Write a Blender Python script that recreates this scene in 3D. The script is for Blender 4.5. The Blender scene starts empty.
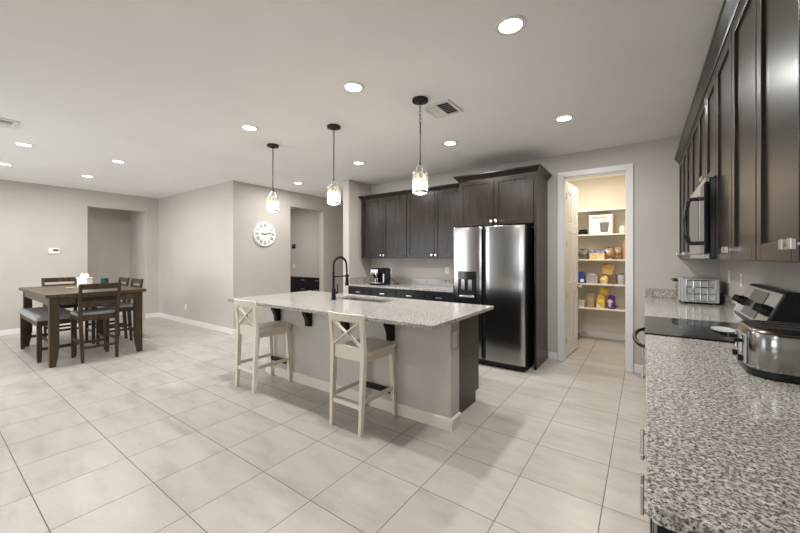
import bpy, bmesh, math, random
from mathutils import Vector, Matrix
PI = math.pi
rnd = random.Random(7)
sc = bpy.context.scene
C = sc.collection

# ---------------------------------------------------------------- camera
THETA = math.atan2(244, 345)
cam = bpy.data.objects.new('camera', bpy.data.cameras.new('camera'))
C.objects.link(cam)
cam.location = (0, 0, 1.38)
cam.rotation_euler = (PI/2, 0, THETA)
cam.data.sensor_width = 36
cam.data.lens = 345/800*36
cam.data.shift_y = -9.3/800
cam.data.clip_start = 0.03
sc.camera = cam

# ---------------------------------------------------------------- world, exposure, large lights
world = bpy.data.worlds.new('sky'); sc.world = world; world.use_nodes = True
bg = world.node_tree.nodes['Background']
bg.inputs[0].default_value = (0.86, 0.93, 1.0, 1); bg.inputs[1].default_value = 2.0
sc.view_settings.view_transform = 'Standard'
sc.view_settings.look = 'None'
sc.view_settings.gamma = 1
sc.view_settings.use_curve_mapping = False
sc.view_settings.exposure = 0.21
sc.cycles.max_bounces = 10
sc.cycles.diffuse_bounces = 6
sc.cycles.sample_clamp_indirect = 6

WINDOW_W, DOWN_W, PENDANT_W = 40, 18.5, 2.5
def area(name, loc, rot, sx, sy, watts, col, shape='RECTANGLE', parent=None):
    l = bpy.data.lights.new(name, 'AREA'); l.shape = shape; l.size = sx
    if shape in ('RECTANGLE', 'ELLIPSE'): l.size_y = sy
    l.energy = watts; l.color = col
    o = bpy.data.objects.new(name, l); C.objects.link(o)
    o.location = loc; o.rotation_euler = rot
    if parent: o.parent = parent
    return o
area('living_room_fill', (-0.9, -3.4, 2.72), (0, 0, 0), 0.5, 0.5, 30, (1, 0.99, 0.97), 'DISK')  # unseen fill light added behind the camera, bounces up to the ceiling
DAY = (0.96, 0.98, 1.0)
WARM = (1.0, 0.985, 0.965)
dl_ = area('daylight', (-6.6, -1.86, 1.2), (PI/2-0.12, 0, 0), 3.8, 2.1, WINDOW_W, DAY)
dl_.data.spread = math.radians(125)
area('daylight', (-2.0, -4.86, 1.55), (PI/2, 0, 0), 2.2, 1.3, 22, DAY)  # daylight set in the added rear window

# ---------------------------------------------------------------- materials
def rgb(r, g, b):
    f = lambda c: (c/255/12.92) if c/255 <= 0.04045 else ((c/255+0.055)/1.055)**2.4
    return (f(r), f(g), f(b), 1)
MATS = {}
def mat(name, col, rough=0.5, metal=0.0, spec=0.5, coat=0.0, emit=None, estr=0):
    m = bpy.data.materials.new(name); m.use_nodes = True
    p = m.node_tree.nodes['Principled BSDF']
    p.inputs['Base Color'].default_value = col if len(col) == 4 else (*col, 1)
    p.inputs['Roughness'].default_value = rough
    p.inputs['Metallic'].default_value = metal
    p.inputs['Specular IOR Level'].default_value = spec
    p.inputs['Coat Weight'].default_value = coat
    if emit:
        p.inputs['Emission Color'].default_value = emit; p.inputs['Emission Strength'].default_value = estr
    MATS[name] = m
    return m
def N(m, t, **kw):
    n = m.node_tree.nodes.new(t)
    for k, v in kw.items():
        if k.startswith('i_'): n.inputs[k[2:].replace('_', ' ')].default_value = v
        else: setattr(n, k, v)
    return n
def L(m, a, b): m.node_tree.links.new(a, b)
def P(m): return m.node_tree.nodes['Principled BSDF']
def coords(m, scale=(1, 1, 1), rot=(0, 0, 0), kind='Object'):
    t = N(m, 'ShaderNodeTexCoord'); mp = N(m, 'ShaderNodeMapping')
    mp.inputs['Scale'].default_value = scale; mp.inputs['Rotation'].default_value = rot
    L(m, t.outputs[kind], mp.inputs['Vector']); return mp.outputs['Vector']
def ramp(m, fac, stops):
    r = N(m, 'ShaderNodeValToRGB'); e = r.color_ramp.elements
    while len(e) < len(stops): e.new(0.5)
    for el, (p, c) in zip(e, stops): el.position = p; el.color = c
    L(m, fac, r.inputs[0]); return r.outputs[0]
def noise(m, vec, scale, detail=3, rough=0.5, out='Fac'):
    n = N(m, 'ShaderNodeTexNoise'); n.inputs['Scale'].default_value = scale
    n.inputs['Detail'].default_value = detail; n.inputs['Roughness'].default_value = rough
    L(m, vec, n.inputs['Vector']); return n.outputs[out]
def bump(m, h, strength=0.1, dist=0.01):
    b = N(m, 'ShaderNodeBump'); b.inputs['Strength'].default_value = strength; b.inputs['Distance'].default_value = dist
    L(m, h, b.inputs['Height']); L(m, b.outputs[0], P(m).inputs['Normal'])

def paint(name, col, rough=0.6, tex=120, st=0.08, vary=0.05):
    m = mat(name, col, rough, spec=0.3)
    v = coords(m)
    c = Vector(col[:3])
    L(m, ramp(m, noise(m, v, 1.3), [(0.3, (*(c*(1-vary)), 1)), (0.7, (*(c*(1+vary)), 1))]), P(m).inputs['Base Color'])
    bump(m, noise(m, v, tex, 3), st, 0.004)
    return m
M_WALL = paint('greige_wall_paint', (0.53, 0.498, 0.455, 1), 0.55)
M_CEIL = paint('white_ceiling_paint', (0.915, 0.915, 0.912, 1), 0.8, 60, 0.25, 0.02)
M_PANTRY = paint('cream_pantry_paint', (0.70, 0.655, 0.58, 1), 0.6)
M_TRIM = mat('white_trim_paint', (0.80, 0.79, 0.77, 1), 0.4)
M_WHITE = mat('white_plastic', (0.82, 0.81, 0.78, 1), 0.35)
M_STOOL = paint('cream_painted_wood', (0.75, 0.70, 0.60, 1), 0.42, 30, 0.05)
M_SHELF = mat('cream_shelf_paint', (0.75, 0.71, 0.63, 1), 0.5)
M_BLACK = mat('black_metal', (0.008, 0.008, 0.009, 1), 0.42, spec=0.22)
M_BLKGL = mat('gloss_black', (0.008, 0.008, 0.009, 1), 0.06)
M_BLKPL = mat('black_plastic', (0.010, 0.010, 0.011, 1), 0.3, spec=0.3)
M_DARKGAP = mat('dark_recess', (0.006, 0.006, 0.006, 1), 0.8)
M_NICKEL = mat('satin_nickel', (0.78, 0.76, 0.73, 1), 0.25, 1.0)
M_CHROME = mat('chrome', (0.9, 0.9, 0.9, 1), 0.08, 1.0)
M_BRONZE = mat('dark_bronze', (0.035, 0.028, 0.023, 1), 0.45, 0.6)
M_GLASSY = mat('window_glass', (1, 1, 1, 1), 0.02)
M_FABRIC = mat('grey_fabric', (0.27, 0.265, 0.26, 1), 0.9)
bump(M_FABRIC, noise(M_FABRIC, coords(M_FABRIC), 300), 0.3, 0.002)
M_TEAL = mat('teal_glass', (0.012, 0.06, 0.065, 1), 0.12)
M_TAN = mat('tan_cork', (0.55, 0.38, 0.2, 1), 0.8)

def stainless(name, col, rough, axis):
    m = mat(name, col, rough, 1.0)
    s = {'x': (1, 60, 60), 'z': (60, 60, 1)}[axis]
    v = coords(m, s)
    L(m, ramp(m, noise(m, v, 6, 4), [(0.3, (rough*0.92,)*3+(1,)), (0.7, (rough*1.08,)*3+(1,))]), P(m).inputs['Roughness'])
    return m
M_STEEL = stainless('brushed_steel', (0.62, 0.61, 0.60, 1), 0.24, 'x')
M_STEELZ = stainless('brushed_steel_upright', (0.36, 0.352, 0.345, 1), 0.17, 'z')
M_SILVER = mat('silver_panel', (0.72, 0.72, 0.72, 1), 0.3, 0.85)

def wood(name, c1, c2, rough, axis='z', scale=4.0, coat=0.0, spec=0.3):
    m = mat(name, c1, rough, coat=coat, spec=spec)
    s = {'x': (0.6, 9, 9), 'y': (9, 0.6, 9), 'z': (9, 9, 0.6)}[axis]
    v = coords(m, s)
    L(m, ramp(m, noise(m, v, scale, 6, 0.6), [(0.3, c1), (0.72, c2)]), P(m).inputs['Base Color'])
    return m
M_ESP = wood('espresso_wood', (0.012, 0.0072, 0.0045, 1), (0.030, 0.0195, 0.013, 1), 0.27, 'z', 4, 0.0, 0.38)
P(M_ESP).inputs['Coat Roughness'].default_value = 0.28
M_ESPX = wood('espresso_wood_cross', (0.009, 0.006, 0.0045, 1), (0.018, 0.012, 0.009, 1), 0.32, 'x', 4, 0.0, 0.32)
M_NAVY = wood('black_espresso_drawer', (0.008, 0.0085, 0.011, 1), (0.016, 0.017, 0.021, 1), 0.3, 'x', 4, 0.0, 0.32)
M_TABLE = wood('walnut_stained_wood', (0.052, 0.036, 0.022, 1), (0.115, 0.082, 0.052, 1), 0.36, 'x', 3)
M_TABLEZ = wood('walnut_stained_leg_wood', (0.036, 0.024, 0.0145, 1), (0.078, 0.054, 0.033, 1), 0.42, 'z', 3, 0.0, 0.22)

def granite():
    m = mat('speckled_granite', (0.6, 0.58, 0.55, 1), 0.1, spec=0.5)
    v = coords(m, (1, 1, 1))
    def mix(a, b, f):
        x = N(m, 'ShaderNodeMix', data_type='RGBA'); L(m, f, x.inputs['Factor'])
        for s, k in ((a, 6), (b, 7)):
            if isinstance(s, tuple): x.inputs[k].default_value = s
            else: L(m, s, x.inputs[k])
        return x.outputs[2]
    base = ramp(m, noise(m, v, 72, 3, 0.6), [(0.35, (0.38, 0.35, 0.32, 1)), (0.5, (0.55, 0.525, 0.485, 1)), (0.66, (0.76, 0.74, 0.70, 1))])
    f1 = ramp(m, noise(m, v, 118, 2, 0.65), [(0.49, (0, 0, 0, 1)), (0.58, (1, 1, 1, 1))])
    c = mix(base, (0.20, 0.185, 0.17, 1), f1)
    v2 = N(m, 'ShaderNodeMapping'); v2.inputs['Location'].default_value = (3.3, 1.7, 5.1); L(m, v, v2.inputs['Vector'])
    f2 = ramp(m, noise(m, v2.outputs[0], 140, 2, 0.6), [(0.565, (0, 0, 0, 1)), (0.635, (1, 1, 1, 1))])
    c = mix(c, (0.05, 0.046, 0.043, 1), f2)
    L(m, c, P(m).inputs['Base Color'])
    return m
M_GRANITE = granite()

def tile():
    m = mat('porcelain_floor_tile', (0.6, 0.57, 0.53, 1), 0.3, spec=0.45)
    t = N(m, 'ShaderNodeTexCoord'); sp = N(m, 'ShaderNodeSeparateXYZ'); L(m, t.outputs['Object'], sp.inputs[0])
    S = 0.4525
    def mth(op, a, b=None, c=None):
        n = N(m, 'ShaderNodeMath', operation=op)
        for i, x in enumerate((a, b, c)):
            if x is None: continue
            if isinstance(x, (int, float)): n.inputs[i].default_value = x
            else: L(m, x, n.inputs[i])
        return n.outputs[0]
    ids, ed = [], []
    for ax, o in (('X', -0.188), ('Y', 0.400)):
        q = mth('DIVIDE', mth('SUBTRACT', sp.outputs[ax], o), S)
        ids.append(mth('FLOOR', q))
        fr = mth('FRACT', q)
        ed.append(mth('MINIMUM', fr, mth('SUBTRACT', 1.0, fr)))
    e = mth('MINIMUM', ed[0], ed[1])
    g = N(m, 'ShaderNodeMapRange'); g.inputs['From Min'].default_value = 0.0036; g.inputs['From Max'].default_value = 0.0066
    L(m, e, g.inputs['Value'])
    cid = N(m, 'ShaderNodeCombineXYZ'); L(m, ids[0], cid.inputs[0]); L(m, ids[1], cid.inputs[1])
    wn = N(m, 'ShaderNodeTexWhiteNoise', noise_dimensions='2D'); L(m, cid.outputs[0], wn.inputs['Vector'])
    # every tile shows its own piece of the veining
    off = N(m, 'ShaderNodeVectorMath', operation='MULTIPLY_ADD'); L(m, wn.outputs['Color'], off.inputs[0])
    off.inputs[1].default_value = (37, 53, 11); L(m, t.outputs['Object'], off.inputs[2])
    mp = N(m, 'ShaderNodeMapping'); mp.inputs['Rotation'].default_value = (0, 0, 0.6); mp.inputs['Scale'].default_value = (1.0, 3.2, 1)
    L(m, off.outputs[0], mp.inputs['Vector'])
    n1 = noise(m, mp.outputs[0], 2.2, 6, 0.62)
    col = ramp(m, n1, [(0.28, (0.365, 0.336, 0.297, 1)), (0.50, (0.455, 0.427, 0.387, 1)), (0.75, (0.505, 0.477, 0.437, 1))])
    hs = N(m, 'ShaderNodeHueSaturation'); L(m, col, hs.inputs['Color'])
    vv = N(m, 'ShaderNodeMapRange'); L(m, wn.outputs['Value'], vv.inputs['Value']); vv.inputs['To Min'].default_value = 0.97; vv.inputs['To Max'].default_value = 1.03
    L(m, vv.outputs[0], hs.inputs['Value'])
    x = N(m, 'ShaderNodeMix', data_type='RGBA'); L(m, g.outputs[0], x.inputs['Factor'])
    x.inputs[6].default_value = (0.16, 0.138, 0.115, 1); L(m, hs.outputs[0], x.inputs[7])
    L(m, x.outputs[2], P(m).inputs['Base Color'])
    rr = N(m, 'ShaderNodeMapRange'); L(m, g.outputs[0], rr.inputs['Value']); rr.inputs['To Min'].default_value = 0.8; rr.inputs['To Max'].default_value = 0.33
    L(m, rr.outputs[0], P(m).inputs['Roughness'])
    bump(m, g.outputs[0], 0.25, 0.003)
    return m
M_TILE = tile()

def lamp_mat(name, col, s):
    m = bpy.data.materials.new(name); m.use_nodes = True; nt = m.node_tree
    for n in list(nt.nodes): nt.nodes.remove(n)
    e = N(m, 'ShaderNodeEmission'); e.inputs[0].default_value = (*col, 1); e.inputs[1].default_value = s
    o = N(m, 'ShaderNodeOutputMaterial'); L(m, e.outputs[0], o.inputs[0]); return m
M_LENS = lamp_mat('lit_lens', (1, 0.97, 0.92), 9)
M_BULB = lamp_mat('lit_bulb', (1, 0.86, 0.66), 9)
def seeded_glass():
    m = bpy.data.materials.new('seeded_glass'); m.use_nodes = True; nt = m.node_tree
    for n in list(nt.nodes): nt.nodes.remove(n)
    o = N(m, 'ShaderNodeOutputMaterial'); tr = N(m, 'ShaderNodeBsdfTransparent'); tl = N(m, 'ShaderNodeBsdfTranslucent'); gl = N(m, 'ShaderNodeBsdfGlossy')
    tr.inputs[0].default_value = (0.98, 0.96, 0.92, 1); tl.inputs[0].default_value = (0.95, 0.92, 0.86, 1); gl.inputs['Roughness'].default_value = 0.08
    a = N(m, 'ShaderNodeMixShader'); b = N(m, 'ShaderNodeMixShader')
    v = coords(m, (1, 1, 0.25))
    f = ramp(m, noise(m, v, 60, 2), [(0.35, (0.12,)*3+(1,)), (0.7, (0.42,)*3+(1,))])
    L(m, f, a.inputs[0]); L(m, tr.outputs[0], a.inputs[1]); L(m, tl.outputs[0], a.inputs[2])
    b.inputs[0].default_value = 0.1; L(m, a.outputs[0], b.inputs[1]); L(m, gl.outputs[0], b.inputs[2]); L(m, b.outputs[0], o.inputs[0])
    return m
M_SEED = seeded_glass()
def pane_mat():
    m = bpy.data.materials.new('clear_pane'); m.use_nodes = True; nt = m.node_tree
    for n in list(nt.nodes): nt.nodes.remove(n)
    o = N(m, 'ShaderNodeOutputMaterial'); tr = N(m, 'ShaderNodeBsdfTransparent'); gl = N(m, 'ShaderNodeBsdfGlossy'); gl.inputs['Roughness'].default_value = 0.02
    b = N(m, 'ShaderNodeMixShader'); b.inputs[0].default_value = 0.06
    L(m, tr.outputs[0], b.inputs[1]); L(m, gl.outputs[0], b.inputs[2]); L(m, b.outputs[0], o.inputs[0]); return m
M_PANE = pane_mat()
def blotch(name, c1, c2, scale, rough=0.45, lo=0.45, hi=0.55):
    m = mat(name, c1, rough); v = coords(m)
    L(m, ramp(m, noise(m, v, scale, 2), [(lo, (*c1, 1)), (hi, (*c2, 1))]), P(m).inputs['Base Color']); return m

# ---------------------------------------------------------------- mesh helpers
class B:
    def __init__(s, m=None): s.bm = bmesh.new(); s.m = m or Matrix()
    def v(s, p): return s.bm.verts.new(s.m @ Vector(p))
    def face(s, vs):
        try: return s.bm.faces.new(vs)
        except ValueError: return None
    def box(s, x0, x1, y0, y1, z0, z1):
        q = [s.v((x, y, z)) for z in (z0, z1) for x, y in ((x0, y0), (x1, y0), (x1, y1), (x0, y1))]
        for f in ((3, 2, 1, 0), (4, 5, 6, 7), (0, 1, 5, 4), (1, 2, 6, 5), (2, 3, 7, 6), (3, 0, 4, 7)): s.face([q[i] for i in f])
        return s
    def loft(s, rings, cap=True, closed=True):
        R = [[s.v(p) for p in r] for r in rings]
        n = len(R[0])
        for a, b in zip(R, R[1:]):
            for i in range(n if closed else n-1):
                s.face([a[i], a[(i+1) % n], b[(i+1) % n], b[i]])
        if cap: s.face(R[0][::-1]); s.face(R[-1])
        return s
    def lathe(s, prof, c=(0, 0, 0), seg=24, cap=True):
        return s.loft([[(c[0]+r*math.cos(2*PI*i/seg), c[1]+r*math.sin(2*PI*i/seg), c[2]+z) for i in range(seg)] for r, z in prof], cap)
    def tube(s, pts, r, seg=10, cap=True):
        pts = [Vector(p) for p in pts]; rs = r if isinstance(r, (list, tuple)) else [r]*len(pts)
        up = None; rings = []
        for i, p in enumerate(pts):
            t = ((pts[min(i+1, len(pts)-1)]-p).normalized() if i < len(pts)-1 else Vector()) + ((p-pts[max(i-1, 0)]).normalized() if i else Vector())
            t.normalize()
            if up is None:
                up = Vector((0, 0, 1)) if abs(t.z) < 0.9 else Vector((1, 0, 0))
            a = (up - t*up.dot(t)).normalized(); up = a; b = t.cross(a)
            rings.append([p + rs[i]*(math.cos(2*PI*k/seg)*a + math.sin(2*PI*k/seg)*b) for k in range(seg)])
        return s.loft(rings, cap)
    def bar(s, p0, p1, w, d, w1=None, d1=None):
        """square bar between two points, w along x-ish, d along the other axis"""
        p0, p1 = Vector(p0), Vector(p1); t = (p1-p0).normalized()
        w1 = w if w1 is None else w1; d1 = d if d1 is None else d1
        ref = Vector((1, 0, 0)) if abs(t.x) < 0.8 else Vector((0, 0, 1))
        a = (ref - t*ref.dot(t)).normalized(); b = t.cross(a)
        rings = [[p + a*sx*ww/2 + b*sy*dd/2 for sx, sy in ((-1, -1), (1, -1), (1, 1), (-1, 1))] for p, ww, dd in ((p0, w, d), (p1, w1, d1))]
        return s.loft(rings)
    def bars(s, pts, w, d):
        """one square-section post through several points (sections kept level)"""
        n = len(pts)
        ws = w if isinstance(w, (list, tuple)) else [w]*n; ds = d if isinstance(d, (list, tuple)) else [d]*n
        return s.loft([[(p[0]+sx*ww/2, p[1]+sy*dd/2, p[2]) for sx, sy in ((-1, -1), (1, -1), (1, 1), (-1, 1))] for p, ww, dd in zip(pts, ws, ds)])
    def prism(s, poly, h0, h1, axis='z'):
        f = {'z': lambda a, b, h: (a, b, h), 'x': lambda a, b, h: (h, a, b), 'y': lambda a, b, h: (a, h, b)}[axis]
        return s.loft([[f(a, b, h0) for a, b in poly], [f(a, b, h1) for a, b in poly]])
    def sweep(s, path, prof):
        """profile (out, up) swept along an open level path; 'out' is to the right of travel"""
        n = len(path); rings = []
        for i in range(n):
            p = Vector(path[i]).to_2d()
            ds = []
            if i: ds.append((p-Vector(path[i-1]).to_2d()).normalized())
            if i < n-1: ds.append((Vector(path[i+1]).to_2d()-p).normalized())
            ns = [Vector((d.y, -d.x)) for d in ds]
            m = sum(ns, Vector((0, 0))); m.normalize(); k = 1/max(0.3, m.dot(ns[0]))
            rings.append([(p.x+m.x*o*k, p.y+m.y*o*k, path[i][2]+u) for o, u in prof])
        return s.loft(rings)
    def grid_plate(s, xs, ys, z0, z1, skip=()):
        V = {}
        for i, x in enumerate(xs):
            for j, y in enumerate(ys): V[i, j] = s.v((x, y, z1))
        fs = []
        for i in range(len(xs)-1):
            for j in range(len(ys)-1):
                if (i, j) not in skip: fs.append(s.face([V[i, j], V[i+1, j], V[i+1, j+1], V[i, j+1]]))
        r = bmesh.ops.extrude_face_region(s.bm, geom=fs)
        d = s.m.to_3x3() @ Vector((0, 0, z0-z1))
        bmesh.ops.translate(s.bm, vec=d, verts=[g for g in r['geom'] if isinstance(g, bmesh.types.BMVert)])
        return s
def root_loc(o):
    p = Vector((0, 0, 0))
    while o: p = p + o.location; o = o.parent
    return p
def obj(name, b, m, parent=None, bevel=0, smooth=False, seg=2, sub=0, label=None, keep=False):
    me = bpy.data.meshes.new(name)
    bm = b.bm
    bmesh.ops.recalc_face_normals(bm, faces=bm.faces)
    if parent and not keep: bmesh.ops.translate(bm, vec=-root_loc(parent), verts=bm.verts)
    bm.to_mesh(me); bm.free()
    me.materials.append(m)
    o = bpy.data.objects.new(name, me); C.objects.link(o)
    if parent: o.parent = parent
    if smooth:
        for p in me.polygons: p.use_smooth = True
        me.set_sharp_from_angle(angle=math.radians(38))
    if bevel:
        md = o.modifiers.new('bevel', 'BEVEL'); md.width = bevel; md.segments = seg; md.limit_method = 'ANGLE'; md.angle_limit = math.radians(40)
    if sub:
        md = o.modifiers.new('sub', 'SUBSURF'); md.levels = sub; md.render_levels = sub
    if label: o['label'] = label
    return o
def tag(o, label, cat, group=None):
    o['label'] = label; o['category'] = cat
    if group: o['group'] = group
    return o
def thing(name, label, cat, loc=(0, 0, 0), rotz=0, group=None):
    o = bpy.data.objects.new(name, None); C.objects.link(o); o.location = loc; o.rotation_euler = (0, 0, rotz)
    o.empty_display_size = 0.1
    return tag(o, label, cat, group)
def struct(name, b, m, parent=None, bevel=0, smooth=False):
    o = obj(name, b, m, parent, bevel, smooth)
    if not parent: o['kind'] = 'structure'
    return o
def dup(root, loc, rotz=None, label=None, group=None):
    r = root.copy(); C.objects.link(r); r.location = loc
    if rotz is not None: r.rotation_euler = (0, 0, rotz)
    if label: r['label'] = label
    if group: r['group'] = group
    def kids(a, b):
        for ch in list(a.children):
            c = ch.copy(); C.objects.link(c); c.parent = b
            kids(ch, c)
    kids(root, r)
    return r
T = Matrix.Translation
def RZ(a): return Matrix.Rotation(a, 4, 'Z')
def rrect(x0, x1, y0, y1, r, n=6):
    out = []
    for cx, cy, a0 in ((x1-r, y1-r, 0), (x0+r, y1-r, PI/2), (x0+r, y0+r, PI), (x1-r, y0+r, 1.5*PI)):
        for k in range(n+1):
            a = a0+PI/2*k/n; out.append((cx+r*math.cos(a), cy+r*math.sin(a)))
    return out

# ================================================================ THE SETTING
CE = 2.743
XR = 0.66          # right wall
YB = 5.0           # pantry / refrigerator wall
XL = -9.2          # dining wall
struct('floor', B().box(-10.6, 0.9, -5.2, 7.5, -0.12, 0), M_TILE)
struct('ceiling', B().box(-10.6, 0.9, -5.2, 7.5, CE, CE+0.1), M_CEIL)
struct('wall_right', B().box(XR, XR+0.14, -5.0, YB, 0, CE), M_WALL)
PX0, PX1, PH = -0.873, -0.173, 2.437
struct('wall_back', B().box(-4.21, PX0, YB, YB+0.12, 0, CE).box(PX1, XR+0.14, YB, YB+0.12, 0, CE).box(PX0, PX1, YB, YB+0.12, PH, CE), M_WALL)
struct('wall_kitchen_left', B().box(-4.35, -4.21, 4.40, 7.2, 0, CE), M_WALL, bevel=0.012)
struct('wall_hall_back', B().box(-5.97, -4.35, 7.2, 7.32, 0, CE), M_WALL)
DY0, DY1, DH = 4.52, 5.41, 2.43
struct('wall_clock', B().box(-6.10, -5.97, 3.42, DY0, 0, CE).box(-6.10, -5.97, DY1, 7.32, 0, CE).box(-6.10, -5.97, DY0, DY1, DH, CE), M_WALL, bevel=0.006)
struct('wall_dining_right', B().box(-10.3, -5.97, 3.30, 3.42, 0, CE), M_WALL)
struct('wall_office_back', B().box(-9.34, -6.10, 6.22, 6.34, 0, CE), M_WALL)
struct('wall_office_left', B().box(-9.34, -9.2, 3.42, 6.22, 0, CE), M_WALL)
AY0, AY1, AH = 2.05, 3.04, 2.41
struct('wall_left', B().box(XL-0.14, XL, -2.0, AY0, 0, CE).box(XL-0.14, XL, AY1, 3.30, 0, CE).box(XL-0.14, XL, AY0, AY1, AH, CE), M_WALL)
struct('wall_alcove', B().box(-10.3, -10.15, 0.3, 3.30, 0, CE).box(-10.15, XL-0.14, AY1, 3.30, 0, CE).box(-10.15, XL-0.14, 0.3, 0.42, 0, CE), M_WALL)
# rear walls, behind the camera, with a glass door and a window added for light
RW = B()
for a in ((-9.34, -8.55, 0, CE), (-8.55, -4.65, 2.36, CE), (-4.65, -4.5, 0, CE)): RW.box(a[0], a[1], -2.12, -2.0, a[2], a[3])
struct('wall_dining_rear', RW, M_WALL)
RW = B()
for a in ((-4.5, -3.15, 0, CE), (-3.15, -0.85, 0, 0.85), (-3.15, -0.85, 2.25, CE), (-0.85, 0.80, 0, CE)):
    RW.box(a[0], a[1], -5.12, -5.0, a[2], a[3])
struct('wall_rear', RW, M_WALL)
struct('wall_rear_left', B().box(-4.62, -4.5, -5.0, -2.12, 0, CE), M_WALL)
def glazed(name, x0, x1, z0, z1, n, yw):
    fb = B()
    w = (x1-x0)/n
    for i in range(n+1): fb.box(x0+i*w-(0 if i == 0 else 0.04), x0+i*w+(0 if i == n else 0.04), yw-0.09, yw-0.03, z0, z1)
    fb.box(x0, x1, yw-0.085, yw-0.035, z0, z0+0.06).box(x0, x1, yw-0.085, yw-0.035, z1-0.06, z1)
    f = struct(name, fb, M_TRIM)
    obj('pane', B().box(x0+0.03, x1-0.03, yw-0.065, yw-0.055, z0+0.05, z1-0.05), M_PANE, f)
glazed('door_2', -8.55, -4.65, 0, 2.36, 2, -2.0)
glazed('added_window_1', -3.15, -0.85, 0.85, 2.25, 2, -5.0)  # out-of-view window, added to bring in more light

# pantry closet
struct('wall_pantry', B().box(-1.62, -1.5, YB+0.12, 6.92, 0, CE).box(0.14, 0.26, YB+0.12, 6.92, 0, CE).box(-1.5, 0.14, 6.80, 6.92, 0, CE), M_PANTRY)
# baseboards
BH, BT = 0.10, 0.014
def bb(name, *segs):
    b = B()
    for x0, x1, y0, y1 in segs: b.box(x0, x1, y0, y1, 0, BH)
    struct('baseboard_'+name, b, M_TRIM, bevel=0.004)
bb('left', (XL, XL+BT, -2.0, AY0), (XL, XL+BT, AY1, 3.30))
bb('dining_right', (XL+BT, -5.97, 3.30-BT, 3.30))
bb('clock', (-5.97, -5.97+BT, 3.30-BT, DY0), (-5.97, -5.97+BT, DY1, 7.2))
bb('kitchen_left', (-4.35, -4.21, 4.40-BT, 4.40))
bb('back', (-1.06, PX0-0.075, YB-BT, YB), (PX1+0.075, 0.05, YB-BT, YB))
bb('right', (XR-BT, XR, -5, 0.78))
bb('alcove', (-10.15, -10.15+BT, 0.42, 3.04), (-10.15, XL-0.14, AY1-BT, AY1))
bb('pantry', (-1.5, 0.14, 6.80-BT, 6.80))
# pantry door casing (architrave + jamb lining)
cs = B()
for x0, x1 in ((PX0-0.07, PX0), (PX1, PX1+0.07)): cs.box(x0, x1, YB-0.018, YB, 0, PH+0.07)
cs.box(PX0, PX1, YB-0.018, YB, PH, PH+0.07)
cs.box(PX0, PX0+0.012, YB, YB+0.12, 0, PH).box(PX1-0.012, PX1, YB, YB+0.12, 0, PH).box(PX0+0.012, PX1-0.012, YB, YB+0.12, PH-0.012, PH)
struct('trim_1', cs, M_TRIM, bevel=0.004)
# pantry door leaf: opened inward, hung on the left jamb
DM = T((PX0+0.008, YB+0.145, 0.012)) @ RZ(math.radians(86))
d = B(DM)
LW, LH = 0.68, 2.405
cols = [(0, 0.115), (0.29, 0.39), (0.565, LW)]
rows = [(0, 0.22), (0.86, 1.02), (1.72, 1.84), (2.27, LH)]
d.box(0, LW, 0.010, 0.025, 0, LH)
for x0, x1 in cols: d.box(x0, x1, 0, 0.035, 0, LH)
for z0, z1 in rows:
    d.box(0.115, 0.29, 0, 0.035, z0, z1); d.box(0.39, 0.565, 0, 0.035, z0, z1)

for z0, z1 in ((0.22, 0.86), (1.02, 1.72), (1.84, 2.27)):
    for x0, x1 in ((0.115, 0.29), (0.39, 0.565)): d.box(x0+0.03, x1-0.03, 0.004, 0.031, z0+0.03, z1-0.03)
dl = struct('door_1', d, M_TRIM, bevel=0.003)
for z in (0.22, 0.85, 1.55, 2.2):
    obj('hinge', B(DM).box(-0.012, 0.004, -0.012, 0.004, z-0.045, z+0.045), M_NICKEL, dl)
for s in (-1, 1):
    k = B(DM); y0 = -0.002 if s < 0 else 0.037
    pr = [(0.026, 0), (0.026, 0.008), (0.010, 0.012), (0.010, 0.035), (0.024, 0.042), (0.027, 0.055), (0.018, 0.066)]
    k.loft([[(0.62+r*math.cos(2*PI*i/16), y0+s*h, 0.93+r*math.sin(2*PI*i/16)) for i in range(16)] for r, h in pr])
    obj('door_knob', k, M_NICKEL, dl, smooth=True)

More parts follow.
